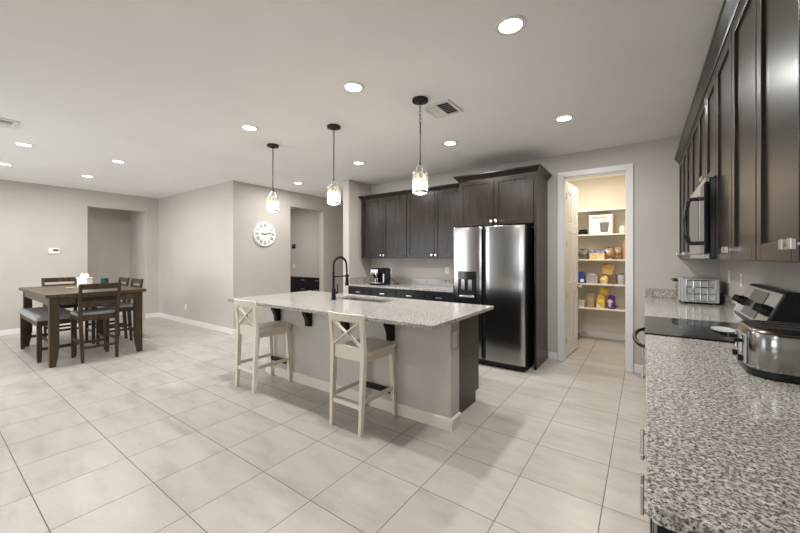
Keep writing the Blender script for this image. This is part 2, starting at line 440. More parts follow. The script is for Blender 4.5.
# ================================================================ LIGHTS OF THE ROOM
def downlight(x, y, label):
    t = thing('recessed_downlight', label, 'ceiling light', (x, y, CE), 0, 'recessed ceiling downlights')
    R_ = 0.068
    b = B(); b.loft([[(x+r*math.cos(2*PI*i/32), y+r*math.sin(2*PI*i/32), CE+z) for i in range(32)] for r, z in ((R_+0.022, -0.0005), (R_+0.020, -0.006), (R_, -0.008), (R_-0.004, -0.004), (R_-0.004, -0.0005))], cap=False)
    obj('trim_ring', b, M_WHITE, t, smooth=True)
    obj('lens', B().lathe([(R_-0.004, -0.003), (R_-0.004, -0.0012)], (x, y, CE), 32), M_LENS, t)
    area('lamp', (0, 0, -0.012), (0, 0, 0), 0.12, 0.12, DOWN_W, WARM, 'DISK', t)
for x, y, lb in (
    (-0.64, 2.03, 'round lit recessed ceiling light nearest the camera, largest in view'),
    (-1.90, 2.04, 'round lit recessed ceiling light in front of the middle of the island'),
    (-3.39, 2.05, 'round lit recessed ceiling light above the left stool at the island'),
    (-0.64, 3.69, 'round lit recessed ceiling light nearest the pantry door'),
    (-1.89, 3.71, 'round lit recessed ceiling light in front of the refrigerator'),
    (-3.37, 3.73, 'round lit recessed ceiling light in front of the wall cabinets beside the coffee maker'),
    (-5.19, 4.09, 'round lit recessed ceiling light in front of the wall clock and doorway'),
    (-6.10, 1.69, 'round lit recessed ceiling light above the dining area, rightmost of its four'),
    (-7.63, 1.70, 'round lit recessed ceiling light nearest the dining alcove opening'),
    (-6.12, 0.78, 'round lit recessed ceiling light beside the left ceiling vent, larger of the left pair'),
    (-7.63, 0.78, 'round lit recessed ceiling light at the left picture edge, cut off by the frame')):
    downlight(x, y, lb)

area('office_fill', (-7.4, 4.9, CE-0.02), (0, 0, 0), 0.3, 0.3, 22, WARM, 'DISK')  # unseen fill light added to brighten the room through the doorway
area('alcove_fill', (-9.75, 1.3, CE-0.02), (0, 0, 0), 0.3, 0.3, 6, WARM, 'DISK')  # fill light added out of sight, lifts the dark alcove

def make_pendant(loc, label):
    t = thing('pendant_light', label, 'pendant light', loc, 0, 'pendant lights over the island')
    o = Vector(loc)
    K = dict(keep=True)
    obj('canopy', B().lathe([(0.066, 0), (0.070, -0.006), (0.068, -0.022), (0.030, -0.026), (0.012, -0.04), (0.004, -0.046)], seg=28), M_BRONZE, t, smooth=True, **K)
    ch = B()
    for i in range(5):
        z = -0.055-0.032*i; a = PI/2*(i % 2)
        ring = [(0.009*math.cos(q)*math.cos(a), 0.009*math.cos(q)*math.sin(a), z+0.02*math.sin(q)) for q in [2*PI*k/14 for k in range(15)]]
        ch.tube(ring, 0.0026, 6)
    obj('chain', ch, M_BRONZE, t, smooth=True, **K)
    obj('rod', B().lathe([(0.004, -0.195), (0.006, -0.20), (0.006, -0.545), (0.011, -0.548), (0.011, -0.565), (0.005, -0.568)], seg=12), M_BRONZE, t, smooth=True, **K)
    # bail: ring and two curved straps down to the upper band
    bl = B()
    for s in (-1, 1):
        for q in (0, PI/2):
            pts = [(s*r*math.cos(q), s*r*math.sin(q), z) for r, z in ((0.004, -0.56), (0.022, -0.568), (0.032, -0.585), (0.046, -0.612), (0.060, -0.632), (0.064, -0.65))]
            bl.tube(pts, 0.0035, 6)
    obj('bail', bl, M_NICKEL, t, smooth=True, **K)
    cg = B()
    for z0, z1 in ((-0.652, -0.636), (-0.812, -0.794)):
        cg.loft([[(r*math.cos(2*PI*i/32), r*math.sin(2*PI*i/32), z) for i in range(32)] for r, z in ((0.061, z0), (0.067, z0), (0.067, z1), (0.061, z1), (0.061, z0))], cap=False)
    for k in range(4):
        a = PI/4+k*PI/2
        cg.bars([(0.065*math.cos(a), 0.065*math.sin(a), -0.80), (0.065*math.cos(a), 0.065*math.sin(a), -0.645)], 0.006, 0.006)
    cg.lathe([(0.062, -0.640), (0.062, -0.637), (0.02, -0.630)], seg=24)
    obj('cage', cg, M_NICKEL, t, smooth=True, **K)
    obj('glass_shade', B().loft([[(0.058*math.cos(2*PI*i/32), 0.058*math.sin(2*PI*i/32), z) for i in range(32)] for z in (-0.808, -0.642)], cap=False), M_SEED, t, smooth=True, **K)
    obj('bulb_holder', B().lathe([(0.014, -0.636), (0.016, -0.67), (0.012, -0.685)], seg=14), M_BRONZE, t, smooth=True, **K)
    obj('bulb', B().lathe([(0.008, -0.684), (0.014, -0.70), (0.024, -0.725), (0.026, -0.745), (0.018, -0.765), (0.005, -0.775)], seg=16), M_BULB, t, smooth=True, **K)
    l = bpy.data.lights.new('lamp', 'POINT'); l.energy = PENDANT_W; l.color = (1, 0.86, 0.68); l.shadow_soft_size = 0.03
    lo = bpy.data.objects.new('lamp', l); C.objects.link(lo); lo.parent = t; lo.location = (0, 0, -0.79)
    return t
p0 = make_pendant((-1.576, 2.53, CE), 'right pendant light with clear glass cylinder hanging over the island end near the refrigerator')
dup(p0, (-2.632, 2.53, CE), None, 'middle pendant light with clear glass cylinder hanging over the island sink')
dup(p0, (-3.68, 2.53, CE), None, 'left pendant light with clear glass cylinder hanging beside the wall clock')

def ceiling_vent(x0, x1, y0, y1, label, turn):
    t = thing('ceiling_vent', label, 'vent', ((x0+x1)/2, (y0+y1)/2, CE), 0)
    z0, z1 = CE-0.012, CE-0.0005
    f = B(); w = 0.028; ym = (y0+y1)/2
    f.box(x0, x1, y0, y0+w, z0, z1).box(x0, x1, y1-w, y1, z0, z1).box(x0, x0+w, y0+w, y1-w, z0, z1).box(x1-w, x1, y0+w, y1-w, z0, z1)
    xm = (x0+x1)/2; f.box(xm-0.006, xm+0.006, y0+w, y1-w, z0, z1)
    obj('frame', f, M_WHITE, t, bevel=0.002)
    obj('backing', B().box(x0+w, x1-w, y0+w, y1-w, CE-0.003, CE-0.0008), M_DARKGAP, t)
    s = B(); n = 8
    for k in range(n):
        yy = y0+w+(k+0.5)*(y1-y0-2*w)/n
        s.prism([(yy+0.006, z0+0.001), (yy+0.003, z0+0.001), (yy-0.007, z1-0.003), (yy-0.004, z1-0.003)], x0+w, xm-0.006, 'x')
    m = 7
    for k in range(m):
        yy = y0+w+(k+0.5)*(y1-y0-2*w)/m
        s.prism([(yy-0.006, z0+0.001), (yy-0.003, z0+0.001), (yy+0.006, z1-0.003), (yy+0.003, z1-0.003)], xm+0.006, x1-w, 'x')
    obj('louvers', s, M_WHITE, t)
ceiling_vent(-1.665, -1.375, 2.665, 2.965, 'square white ceiling vent with two banks of louvers beside the right pendant', 0)
ceiling_vent(-5.44, -5.12, 0.46, 0.62, 'white ceiling vent cut off by the left picture edge', 0)

# ================================================================ CABINETS
def shaker(b, x0, x1, z0, z1, th=0.02, st=0.057):
    """shaker door, face towards -y at y = -th, back at y = 0"""
    b.box(x0+st-0.004, x1-st+0.004, -th+0.010, -0.002, z0+st-0.004, z1-st+0.004)
    b.box(x0, x0+st, -th, 0, z0, z1).box(x1-st, x1, -th, 0, z0, z1)
    b.box(x0+st, x1-st, -th, 0, z0, z0+st).box(x0+st, x1-st, -th, 0, z1-st, z1)
    return b
def knob(Mx, x, z, th, parent):
    b = B(Mx); b.box(x-0.005, x+0.005, -th-0.016, -th, z-0.005, z+0.005); b.box(x-0.014, x+0.014, -th-0.028, -th-0.016, z-0.014, z+0.014)
    obj('knob', b, M_NICKEL, parent, bevel=0.002)
def pull(Mx, x, z, th, parent, ln=0.10, upright=False):
    b = B(Mx); h = ln/2
    if upright:
        b.box(x-0.006, x+0.006, -th-0.032, -th-0.022, z-h, z+h)
        for q in (-1, 1): b.box(x-0.005, x+0.005, -th-0.022, -th, z+q*(h-0.012)-0.006, z+q*(h-0.012)+0.006)
    else:
        b.box(x-h, x+h, -th-0.032, -th-0.022, z-0.008, z+0.008)
        for q in (-1, 1): b.box(x+q*(h-0.012)-0.006, x+q*(h-0.012)+0.006, -th-0.022, -th, z-0.005, z+0.005)
    obj('pull', b, M_NICKEL, parent, bevel=0.002)
G = 0.0015
def cabinet(name, label, Mx, w, depth, z0, z1, doors, cat='cabinet', group=None, drawers=None, toe=False, mt=None, kn='bottom', rev=0.0):
    """cabinet in local frame: front at y=0 (faces -y), body behind it"""
    o = Mx @ Vector((w/2, depth/2, z0))
    t = thing(name, label, cat, o, 0, group)
    mt = mt or M_ESP
    b = B(Mx); b.box(0, w, 0.0, depth, z0+(0.10 if toe else 0), z1)
    obj('body', b, mt, t, bevel=0.0015)
    if toe: obj('toe_kick', B(Mx).box(0, w, 0.07, depth, 0, 0.10), M_DARKGAP, t)
    zd1 = z1-0.004; zd0 = z0+(0.105 if toe else 0.004)
    if drawers:
        dz = 0.155
        n = drawers; dw = w/n
        for i in range(n):
            x0, x1 = i*dw+0.004, (i+1)*dw-0.004
            dr = obj('drawer', B(Mx).box(x0, x1, -0.02, -0.0005, z1-0.012-dz, z1-0.012), M_NAVY if mt is not M_ESP else M_ESPX, t, bevel=0.003)
            pull(Mx, (x0+x1)/2, z1-0.012-dz/2, 0.02, dr, 0.10 if dw < 0.6 else 0.19)
        zd1 = z1-0.012-dz-0.006
    n = doors; dw = w/n if n else 0
    for i in range(n):
        x0, x1 = i*dw+0.0035, (i+1)*dw-0.0035
        dr = obj('door', shaker(B(Mx @ T((0, -0.0005, 0))), x0, x1, zd0, zd1), mt, t, bevel=0.0025)
        left = (i % 2 == 0) if n > 1 else (kn != 'left')
        kx = x1-0.03 if left else x0+0.03
        if kn == 'top': pull(Mx, kx, zd1-0.075, 0.02, dr, 0.09, upright=True)
        elif kn != 'none': knob(Mx, kx, zd0+0.045, 0.02, dr)
    return t
UB, UT = 1.365, 2.41
GU = 'dark wall cabinets on the back wall'
cabinet('wall_cabinet', 'dark wood wall cabinet with two doors directly above the coffee maker', T((-4.15, 4.68, 0)), 0.985, YB-4.68-0.002, UB, UT, 2, group=GU)
cabinet('wall_cabinet', 'dark wood wall cabinet with two doors between the coffee maker cabinet and refrigerator', T((-3.163, 4.68, 0)), 1.03, YB-4.68-0.002, UB, UT, 2, group=GU)
CROWN = [(0, 0), (0.008, 0), (0.012, 0.012), (0.040, 0.045), (0.046, 0.048), (0.046, 0.062), (0, 0.062)]
struct('trim_2', B().sweep([(-4.15, YB-0.005, UT), (-4.15, 4.68, UT), (-2.14, 4.68, UT)], [(-o, u) for o, u in CROWN] if False else CROWN), M_ESPX)
# refrigerator surround
t = cabinet('wall_cabinet', 'dark wood cabinet with two doors above the refrigerator', T((-2.105, 4.42, 0)), 1.003, YB-4.42-0.002, 1.80, 2.42, 2, group=GU)
obj('crown_molding', B().sweep([(-2.105, YB-0.004, 2.42), (-2.105, 4.398, 2.42), (-1.072, 4.398, 2.42), (-1.072, YB-0.004, 2.42)], [(0, 0), (0.008, 0), (0.014, 0.014), (0.05, 0.055), (0.06, 0.058), (0.06, 0.075), (0, 0.075)]), M_ESPX, t)
obj('side_panel', B().box(-1.100, -1.072, 4.40, YB-0.002, 0, 2.418), M_ESP, t, bevel=0.002)
# base cabinets under the coffee maker
GB = 'dark base cabinets on the back wall'
cabinet('base_cabinet', 'black base cabinet with drawers under the coffee maker', T((-4.205, 4.40, 0)), 1.03, YB-4.40-0.002, 0, 0.882, 2, group=GB, drawers=2, toe=True, mt=M_NAVY, kn='top')
cabinet('base_cabinet', 'black base cabinet with drawers beside the refrigerator', T((-3.172, 4.40, 0)), 1.03, YB-4.40-0.002, 0, 0.882, 2, group=GB, drawers=2, toe=True, mt=M_NAVY, kn='top')
w = tag(obj('worktop', B().box(-4.208, -2.13, 4.36, YB-0.002, 0.883, 0.914), M_GRANITE, bevel=0.003), 'speckled granite worktop against the back wall under the coffee maker', 'worktop')
obj('backsplash', B().box(-4.188, -2.13, YB-0.022, YB-0.002, 0.9142, 1.016), M_GRANITE, w, bevel=0.002)
obj('backsplash', B().box(-4.208, -4.1885, 4.40, YB-0.002, 0.9142, 1.016), M_GRANITE, w, bevel=0.002)

# right-hand run, facing -x: local x runs towards -y
XF = 0.345
def RM(y1): return T((XF, y1, 0)) @ RZ(-PI/2)
RD = XR-XF-0.002
GR = 'dark wall cabinets along the right wall'
cabinet('wall_cabinet', 'dark wood wall cabinet nearest the camera at the right picture edge', RM(1.728), 0.836, RD, UB, 2.43, 2, group=GR)
cabinet('wall_cabinet', 'dark wood wall cabinet between the microwave and the nearest cabinet', RM(2.568), 0.836, RD, UB, 2.43, 2, group=GR)
cabinet('wall_cabinet', 'short dark wood wall cabinet directly above the microwave', RM(3.330), 0.758, RD, 1.835, 2.43, 2, group=GR)
cabinet('wall_cabinet', 'dark wood single door wall cabinet just beyond the microwave', RM(3.754), 0.420, RD, UB, 2.43, 1, group=GR)
cabinet('wall_cabinet', 'dark wood double door wall cabinet beyond the microwave, above the toaster oven', RM(4.584), 0.826, RD, UB, 2.43, 2, group=GR)
cabinet('wall_cabinet', 'dark wood end wall cabinet in the corner by the pantry wall', RM(4.996), 0.408, RD, UB, 2.43, 1, group=GR, kn='left')
struct('trim_3', B().sweep([(XF-0.02, 4.996, 2.43), (XF-0.02, 0.892, 2.43), (XR-0.002, 0.892, 2.43)], [(0, 0), (0.006, 0), (0.010, 0.010), (0.036, 0.050), (0.042, 0.053), (0.042, 0.07), (0, 0.07)]), M_ESPX)

XC = 0.042   # base cabinet fronts
def RB(y1): return T((XC, y1, 0)) @ RZ(-PI/2)
GRB = 'dark base cabinets along the right wall'
cabinet('base_cabinet', 'dark base cabinet at the near end of the right worktop', RB(1.768), 0.876, XR-XC-0.002, 0, 0.882, 2, group=GRB, drawers=1, toe=True, kn='top', mt=M_NAVY)
cabinet('base_cabinet', 'dark base cabinet under the toaster, beside the range', RB(2.566), 0.796, XR-XC-0.002, 0, 0.882, 2, group=GRB, drawers=1, toe=True, kn='none', mt=M_NAVY)
cabinet('base_cabinet', 'dark base cabinet beyond the range, under the toaster oven', RB(4.994), 1.66, XR-XC-0.002, 0, 0.882, 3, group=GRB, drawers=3, toe=True, kn='top', mt=M_NAVY)
near = [(XR-0.002, 0.795), (XR-0.002, 2.568), (0.005, 2.568)] + [(0.03-0.025*math.cos(a), 0.82-0.025*math.sin(a)) for a in [PI/2*k/6 for k in range(7)]]
w = tag(obj('worktop', B().prism(near, 0.883, 0.914), M_GRANITE, bevel=0.004), 'speckled granite worktop in the right foreground under the toaster', 'worktop')
obj('backsplash', B().box(XR-0.022, XR-0.002, 0.795, 2.568, 0.9142, 1.016), M_GRANITE, w, bevel=0.002)
w = tag(obj('worktop', B().box(0.005, XR-0.002, 3.332, YB-0.002, 0.883, 0.914), M_GRANITE, bevel=0.004), 'speckled granite worktop beyond the range under the toaster oven', 'worktop')
obj('backsplash', B().box(XR-0.022, XR-0.002, 3.332, YB-0.023, 0.9142, 1.016), M_GRANITE, w, bevel=0.002)
obj('backsplash', B().box(0.012, XR-0.002, YB-0.022, YB-0.002, 0.9142, 1.016), M_GRANITE, w, bevel=0.002)

# ================================================================ RANGE, MICROWAVE, REFRIGERATOR
Y0, Y1 = 2.574, 3.326
t = thing('range', 'black electric range with glass cooktop set into the right worktop', 'range', (0.33, 2.95, 0))
obj('body', B().box(0.06, XR-0.004, Y0, Y1, 0.03, 0.900), M_BLKPL, t, bevel=0.004)
obj('oven_door', B().box(0.022, 0.059, Y0+0.004, Y1-0.004, 0.24, 0.872), M_BLKGL, t, bevel=0.006)
obj('drawer', B().box(0.026, 0.059, Y0+0.004, Y1-0.004, 0.05, 0.232), M_BLKPL, t, bevel=0.006)
obj('cooktop', B().box(0.004, XR-0.006, Y0, Y1, 0.901, 0.921), M_BLKGL, t, bevel=0.004)
hb = B(); pts = []
for k in range(15):
    q = k/14; yy = Y0+0.04+(Y1-Y0-0.08)*q
    pts.append((0.020-0.075*(max(0.0, math.sin(PI*q)))**0.45, yy, 0.825))
hb.tube(pts, 0.013, 10)
obj('handle', hb, M_BLKPL, t, smooth=True)
# burner rings, faint on the glass
M_BURN = mat('burner_grey', (0.05, 0.05, 0.05, 1), 0.3)
for bx, by, br in ((0.19, 2.77, 0.10), (0.19, 3.13, 0.085), (0.44, 2.77, 0.08), (0.44, 3.13, 0.10)):
    obj('burner_ring', B().loft([[(bx+r*math.cos(2*PI*i/40), by+r*math.sin(2*PI*i/40), 0.9213) for i in range(40)] for r in (br, br-0.004)], cap=False), M_BURN, t)
bgp = [(0.585, 0.9215), (0.520, 0.985), (0.512, 1.005), (0.590, 1.192), (0.603, 1.200), (0.650, 1.200), (0.652, 0.9215)]
bgd = obj('backguard', B().prism(bgp, Y0, Y1, 'y'), M_BLKPL, t, bevel=0.006)
# slanted stainless face
fa = Vector((0.512, 0, 1.005)); fb_ = Vector((0.590, 0, 1.192)); ft = (fb_-fa).normalized(); fn = Vector((-ft.z, 0, ft.x))
def on_face(s, y, out): p = fa+ft*s+fn*out; return (p.x, y, p.z)
fl = (fb_-fa).length
fb2 = B(); fb2.loft([[on_face(0.008, y, 0.001), on_face(fl-0.006, y, 0.001), on_face(fl-0.006, y, 0.005), on_face(0.008, y, 0.005)] for y in (Y0+0.012, Y1-0.004)])
obj('control_panel', fb2, M_STEEL, bgd)
fb3 = B(); fb3.loft([[on_face(0.02, y, 0.0055), on_face(fl-0.018, y, 0.0055), on_face(fl-0.018, y, 0.008), on_face(0.02, y, 0.008)] for y in (2.79, 3.11)])
obj('display', fb3, mat('smoked_display_glass', (0.05, 0.05, 0.05, 1), 0.15), bgd)
for yy in (2.635, 2.72, 3.18, 3.265):
    c0, c1, c2 = Vector(on_face(0.09, yy, 0.006)), Vector(on_face(0.09, yy, 0.014)), Vector(on_face(0.09, yy, 0.045))
    kb = B(); kb.tube([c0, c1, c1+fn*0.001, c2-fn*0.004, c2], [0.030, 0.030, 0.026, 0.023, 0.020], 18)
    kb.tube([c2-ft*0.02, c2+ft*0.02], 0.006, 8)
    obj('knob', kb, M_BLKPL, bgd, smooth=True)
t2 = tag(obj('spoon_rest', B().loft([[(0.40+rx*math.cos(2*PI*i/28)*1.0, 2.90+ry*math.sin(2*PI*i/28), 0.9215+z) for i in range(28)] for rx, ry, z in ((0.035, 0.06, 0), (0.055, 0.095, 0.010), (0.058, 0.10, 0.013), (0.050, 0.088, 0.011), (0.03, 0.05, 0.006))]), mat('pale_glazed_ceramic', (0.62, 0.70, 0.68, 1), 0.2), smooth=True), 'pale oval spoon rest lying on the black cooktop', 'spoon rest')

t = thing('microwave', 'steel and black over-the-range microwave under the right wall cabinets', 'microwave', (0.47, 2.95, 1.39))
obj('body', B().box(0.302, XR-0.004, Y0, Y1, 1.372, 1.830), M_BLKGL, t, bevel=0.004)
dr = obj('door', B().box(0.276, 0.301, Y0+0.15, Y1, 1.40, 1.800), M_STEEL, t, bevel=0.005)
obj('glass', B().box(0.2745, 0.277, Y0+0.24, Y1-0.05, 1.46, 1.76), M_BLKGL, dr)
obj('control_panel', B().box(0.276, 0.301, Y0, Y0+0.147, 1.40, 1.800), M_BLKGL, t, bevel=0.005)
obj('vent_grille', B().box(0.280, 0.301, Y0, Y1, 1.803, 1.830), M_STEEL, t, bevel=0.003)
obj('bottom_lip', B().box(0.278, 0.301, Y0, Y1, 1.372, 1.397), M_STEEL, t, bevel=0.003)
hb = B(); hb.tube([(0.278, 2.775, 1.735), (0.235, 2.775, 1.735), (0.224, 2.775, 1.722), (0.214, 2.775, 1.67), (0.209, 2.775, 1.60), (0.214, 2.775, 1.53), (0.224, 2.775, 1.478), (0.235, 2.775, 1.465), (0.278, 2.775, 1.465)], 0.0125, 10)
obj('handle', hb, M_BLKGL, dr, smooth=True)

FX0, FX1, FY = -2.085, -1.145, 4.165
t = thing('refrigerator', 'stainless side-by-side refrigerator with water dispenser in the left door', 'refrigerator', (-1.615, 4.55, 0))
obj('body', B().box(FX0+0.005, FX1-0.005, FY+0.085, 4.96, 0.03, 1.752), M_BLKPL, t, bevel=0.004)
obj('base_grille', B().box(FX0+0.01, FX1-0.01, FY+0.05, FY+0.084, 0.025, 0.075), M_BLKPL, t, bevel=0.003)
for x in (FX0+0.06, FX1-0.06): obj('foot', B().lathe([(0.022, 0), (0.022, 0.012), (0.012, 0.016), (0.012, 0.03)], (x, FY+0.11, 0), 14), M_BLKPL, t, smooth=True)
def fdoor(x0, x1):
    n = 14; poly = [(x1, FY+0.078), (x0, FY+0.078)]
    for k in range(n+1):
        q = k/n; e = min(q, 1-q)
        bulge = 0.007*math.sin(PI*q)
        poly.append((x0+(x1-x0)*q, FY+0.012-bulge - (0.005 if 0 < k < n else 0)))
    return B().prism(poly, 0.085, 1.768)
xs = -1.667
dL = obj('door', fdoor(FX0, xs-0.006), M_STEELZ, t, bevel=0.004, smooth=True)
dR = obj('door', fdoor(xs+0.006+0.018, FX1), M_STEELZ, t, bevel=0.004, smooth=True)
obj('center_gasket', B().box(xs-0.004, xs+0.022, FY+0.03, FY+0.084, 0.09, 1.765), M_DARKGAP, t)
# full-height edge grips along the gap
for dd, xa, xb in ((dL, xs-0.018, xs-0.0065), (dR, xs+0.0245, xs+0.036)):
    obj('handle', B().box(xa, xb, FY+0.002, FY+0.02, 0.11, 1.74), M_DARKGAP if False else M_BLKGL, dd, bevel=0.003)
disp = obj('dispenser', B().box(-2.005, -1.755, FY-0.006, FY+0.012, 0.855, 1.195), M_BLKGL, dL, bevel=0.004)
obj('dispenser_bay', B().box(-1.985, -1.775, FY-0.0075, FY-0.0058, 0.885, 1.09), M_DARKGAP, disp)
pb = B()
for x in (-1.93, -1.83): pb.box(x-0.028, x+0.028, FY-0.018, FY-0.008, 0.95, 1.09)
obj('paddles', pb, M_STEELZ, disp, bevel=0.004)
obj('tray', B().box(-1.985, -1.775, FY-0.022, FY-0.006, 0.862, 0.884), M_SILVER, disp, bevel=0.003)

# ================================================================ ISLAND
IX0, IX1 = -3.70, -1.25
t = thing('kitchen_island', 'kitchen island with painted half wall and dark cabinet end under granite', 'island', (-2.5, 2.85, 0))
obj('half_wall', B().box(IX0, IX1, 2.47, 2.625, 0, 0.882), M_WALL, t, bevel=0.012, seg=3)
hb = B(); hb.sweep([(IX0, 2.63, 0), (IX0, 2.47, 0), (IX1, 2.47, 0), (IX1, 2.622, 0)], [(0.0003, 0), (0.016, 0), (0.016, 0.085), (0.008, 0.098), (0.0003, 0.098)])
obj('baseboard', hb, M_STOOL, t)
obj('cabinet_body', B().box(IX0+0.02, -2.99, 2.626, 3.17, 0.10, 0.882).box(-2.16, -1.335, 2.626, 3.17, 0.10, 0.882).box(-2.99, -2.16, 2.626, 3.17, 0.10, 0.66).box(-2.99, -2.16, 2.626, 2.72, 0.66, 0.882).box(-2.99, -2.16, 3.155, 3.17, 0.66, 0.882), M_ESP, t)
obj('toe_kick', B().box(IX0+0.04, -1.335, 2.626, 3.11, 0, 0.0995), M_ESP, t)
obj('end_panel', B().prism([(2.626, 0), (3.12, 0), (3.12, 0.10), (3.195, 0.10), (3.195, 0.882), (2.626, 0.882)], -1.3345, -1.318, 'x'), M_ESP, t, bevel=0.001)
for k in range(4):
    cw = 0.58; x1 = -1.345-k*cw
    obj('door', shaker(B(T((x1, 3.1705, 0)) @ RZ(PI)), 0.003, cw-0.003, 0.11, 0.875), M_ESP, t)
for x in (-3.47, -2.925, -2.38, -1.83):
    cp = [(2.4695, 0.881), (2.375, 0.881), (2.375, 0.80), (2.38, 0.775), (2.40, 0.74), (2.415, 0.70), (2.42, 0.645), (2.4695, 0.645)]
    obj('corbel', B().prism(cp, x-0.03, x+0.03, 'x'), M_BLACK, t, bevel=0.003)
SX0, SX1, SY0, SY1 = -2.95, -2.20, 2.77, 3.11
w = tag(obj('worktop', B().grid_plate([-3.82, SX0, SX1, -1.172], [2.045, SY0, SY1, 3.215], 0.883, 0.914, {(1, 1)}), M_GRANITE, bevel=0.004), 'speckled granite worktop overhanging the kitchen island, with the sink', 'worktop')
sk = B(); zb = 0.70
sk.loft([[(x, y, z) for x, y in rrect(SX0-e, SX1+e, SY0-e, SY1+e, 0.03, 4)] for e, z in ((0.015, 0.8825), (-0.002, 0.8815), (-0.002, 0.74), (-0.03, zb), (-0.034, zb-0.002), (0.0, zb-0.004), (0.002, 0.876), (0.015, 0.8825))], cap=False)
sk.loft([[(x, y, z) for x, y in rrect(SX0+0.028, SX1-0.028, SY0+0.028, SY1-0.028, 0.03, 4)] for z in (zb-0.001, zb+0.0002)])
s = tag(obj('sink', sk, M_STEEL, smooth=True), 'undermount steel sink basin in the island worktop beside the black faucet', 'sink')
obj('drain', B().lathe([(0.045, 0.0005), (0.045, 0.004), (0.02, 0.003)], ((SX0+SX1)/2, (SY0+SY1)/2, zb), 20), M_CHROME, s, smooth=True)
# spring faucet
fx, fy = -2.775, 2.665
t = thing('faucet', 'tall black spring-neck faucet standing on the island worktop', 'faucet', (fx, fy, 0.914))
obj('base', B().lathe([(0.030, 0.0003), (0.030, 0.008), (0.024, 0.014), (0.023, 0.12), (0.018, 0.13), (0.013, 0.135), (0.013, 0.30)], (fx, fy, 0.914), 18), M_BLACK, t, smooth=True)
hs = [(fx, fy, 1.21)]
for k in range(13):
    a = PI-PI*k/12; hs.append((fx, fy+0.10+0.10*math.cos(a), 1.285+0.095*math.sin(a)))
hs += [(fx, fy+0.205, 1.22), (fx, fy+0.208, 1.175)]
obj('hose', B().tube(hs, 0.0085, 10), M_BLACK, t, smooth=True)
sp = B()
def along(pts, q):
    Ls = [(Vector(b)-Vector(a)).length for a, b in zip(pts, pts[1:])]; tot = sum(Ls); s_ = q*tot
    for (a, b), l in zip(zip(pts, pts[1:]), Ls):
        if s_ <= l: return Vector(a).lerp(Vector(b), s_/l), (Vector(b)-Vector(a)).normalized()
        s_ -= l
    return Vector(pts[-1]), (Vector(pts[-1])-Vector(pts[-2])).normalized()
coil = []
for k in range(34*8+1):
    q = k/(34*8)*0.93; p, d_ = along(hs, q); n1 = Vector((1, 0, 0)); n2 = d_.cross(n1); a = 2*PI*k/8
    coil.append(p+0.0125*(math.cos(a)*n1+math.sin(a)*n2))
obj('spring', sp.tube(coil, 0.0024, 5), M_BLACK, t, smooth=True)
obj('spray_head', B().lathe([(0.013, 0.28), (0.016, 0.255), (0.018, 0.20), (0.022, 0.165), (0.022, 0.145), (0.015, 0.142)], (fx, fy+0.208, 0.914), 16), M_BLACK, t, smooth=True)
obj('holder_arm', B().tube([(fx, fy, 1.166), (fx, fy+0.19, 1.166)], 0.007, 8).lathe([(0.024, 0.244), (0.024, 0.262), (0.0225, 0.262), (0.0225, 0.244)], (fx, fy+0.208, 0.914), 16), M_BLACK, t, smooth=True)
obj('lever', B().tube([(fx, fy, 0.985), (fx+0.005, fy+0.045, 0.99), (fx+0.006, fy+0.060, 0.995)], [0.014, 0.014, 0.012], 10).tube([(fx+0.006, fy+0.055, 0.995), (fx+0.006, fy+0.05, 1.085)], [0.006, 0.005], 8), M_BLACK, t, smooth=True)

# wall plates
def plate(name, label, cat, Mx, w=0.072, h=0.115, kind='outlet', group=None):
    o = Mx.translation
    t = thing(name, label, cat, o, 0, group)
    obj('cover', B(Mx).box(-w/2, w/2, -0.006, -0.0003, -h/2, h/2), M_WHITE, t, bevel=0.002)
    if kind == 'outlet':
        for z in (-0.02, 0.02):
            s_ = obj('socket', B(Mx).box(-0.016, 0.016, -0.0075, -0.006, z-0.014, z+0.014), M_WHITE, t, bevel=0.003)
            obj('slots', B(Mx).box(-0.008, -0.006, -0.0079, -0.0074, z-0.005, z+0.005).box(0.006, 0.008, -0.0079, -0.0074, z-0.005, z+0.005), M_DARKGAP, s_)
    else:
        obj('rocker', B(Mx).box(-0.015, 0.015, -0.009, -0.006, -0.032, 0.032), M_WHITE, t, bevel=0.002)
    return t
FE = RZ(PI/2)    # plate facing +x
FW = RZ(-PI/2)   # plate facing -x
plate('wall_outlet', 'white outlet plate on the painted end of the island', 'outlet', T((IX1+0.0005, 2.53, 0.715)) @ FE, w=0.075, h=0.135, kind='outlet')
plate('wall_outlet', 'white outlet plate low on the bright wall beyond the dining table', 'outlet', T((-7.81, 3.2995, 0.345)))
o1 = plate('wall_outlet', 'white outlet plate on the back wall behind the coffee maker, with its plug', 'outlet', T((-3.747, YB-0.0005, 1.135)))
plate('wall_outlet', 'white outlet plate on the back wall just left of the refrigerator', 'outlet', T((-2.60, YB-0.0005, 1.165)))
plate('light_switch', 'white switch plate on the right wall nearer the toaster oven', 'switch', T((XR-0.0005, 4.46, 1.195)) @ FW, kind='switch')
plate('wall_outlet', 'white outlet plate on the right wall just behind the range knobs', 'outlet', T((XR-0.0005, 3.95, 1.190)) @ FW)
plate('light_switch', 'white switch plate on the wall seen through the doorway', 'switch', T((-8.06, 6.2195, 1.13)), kind='switch')
t = thing('intercom', 'small dark wall control on the wall seen through the doorway', 'wall control', (-8.06, 6.2195, 1.69))
obj('case', B().box(-8.13, -7.99, 6.195, 6.2192, 1.63, 1.75), M_BLKPL, t, bevel=0.004)
obj('screen', B().box(-8.10, -8.02, 6.1935, 6.195, 1.69, 1.735), mat('dim_screen', (0.10, 0.11, 0.12, 1), 0.2), t)
t = thing('thermostat', 'white thermostat with dark display on the left dining wall', 'thermostat', (XL, 1.564, 1.50))
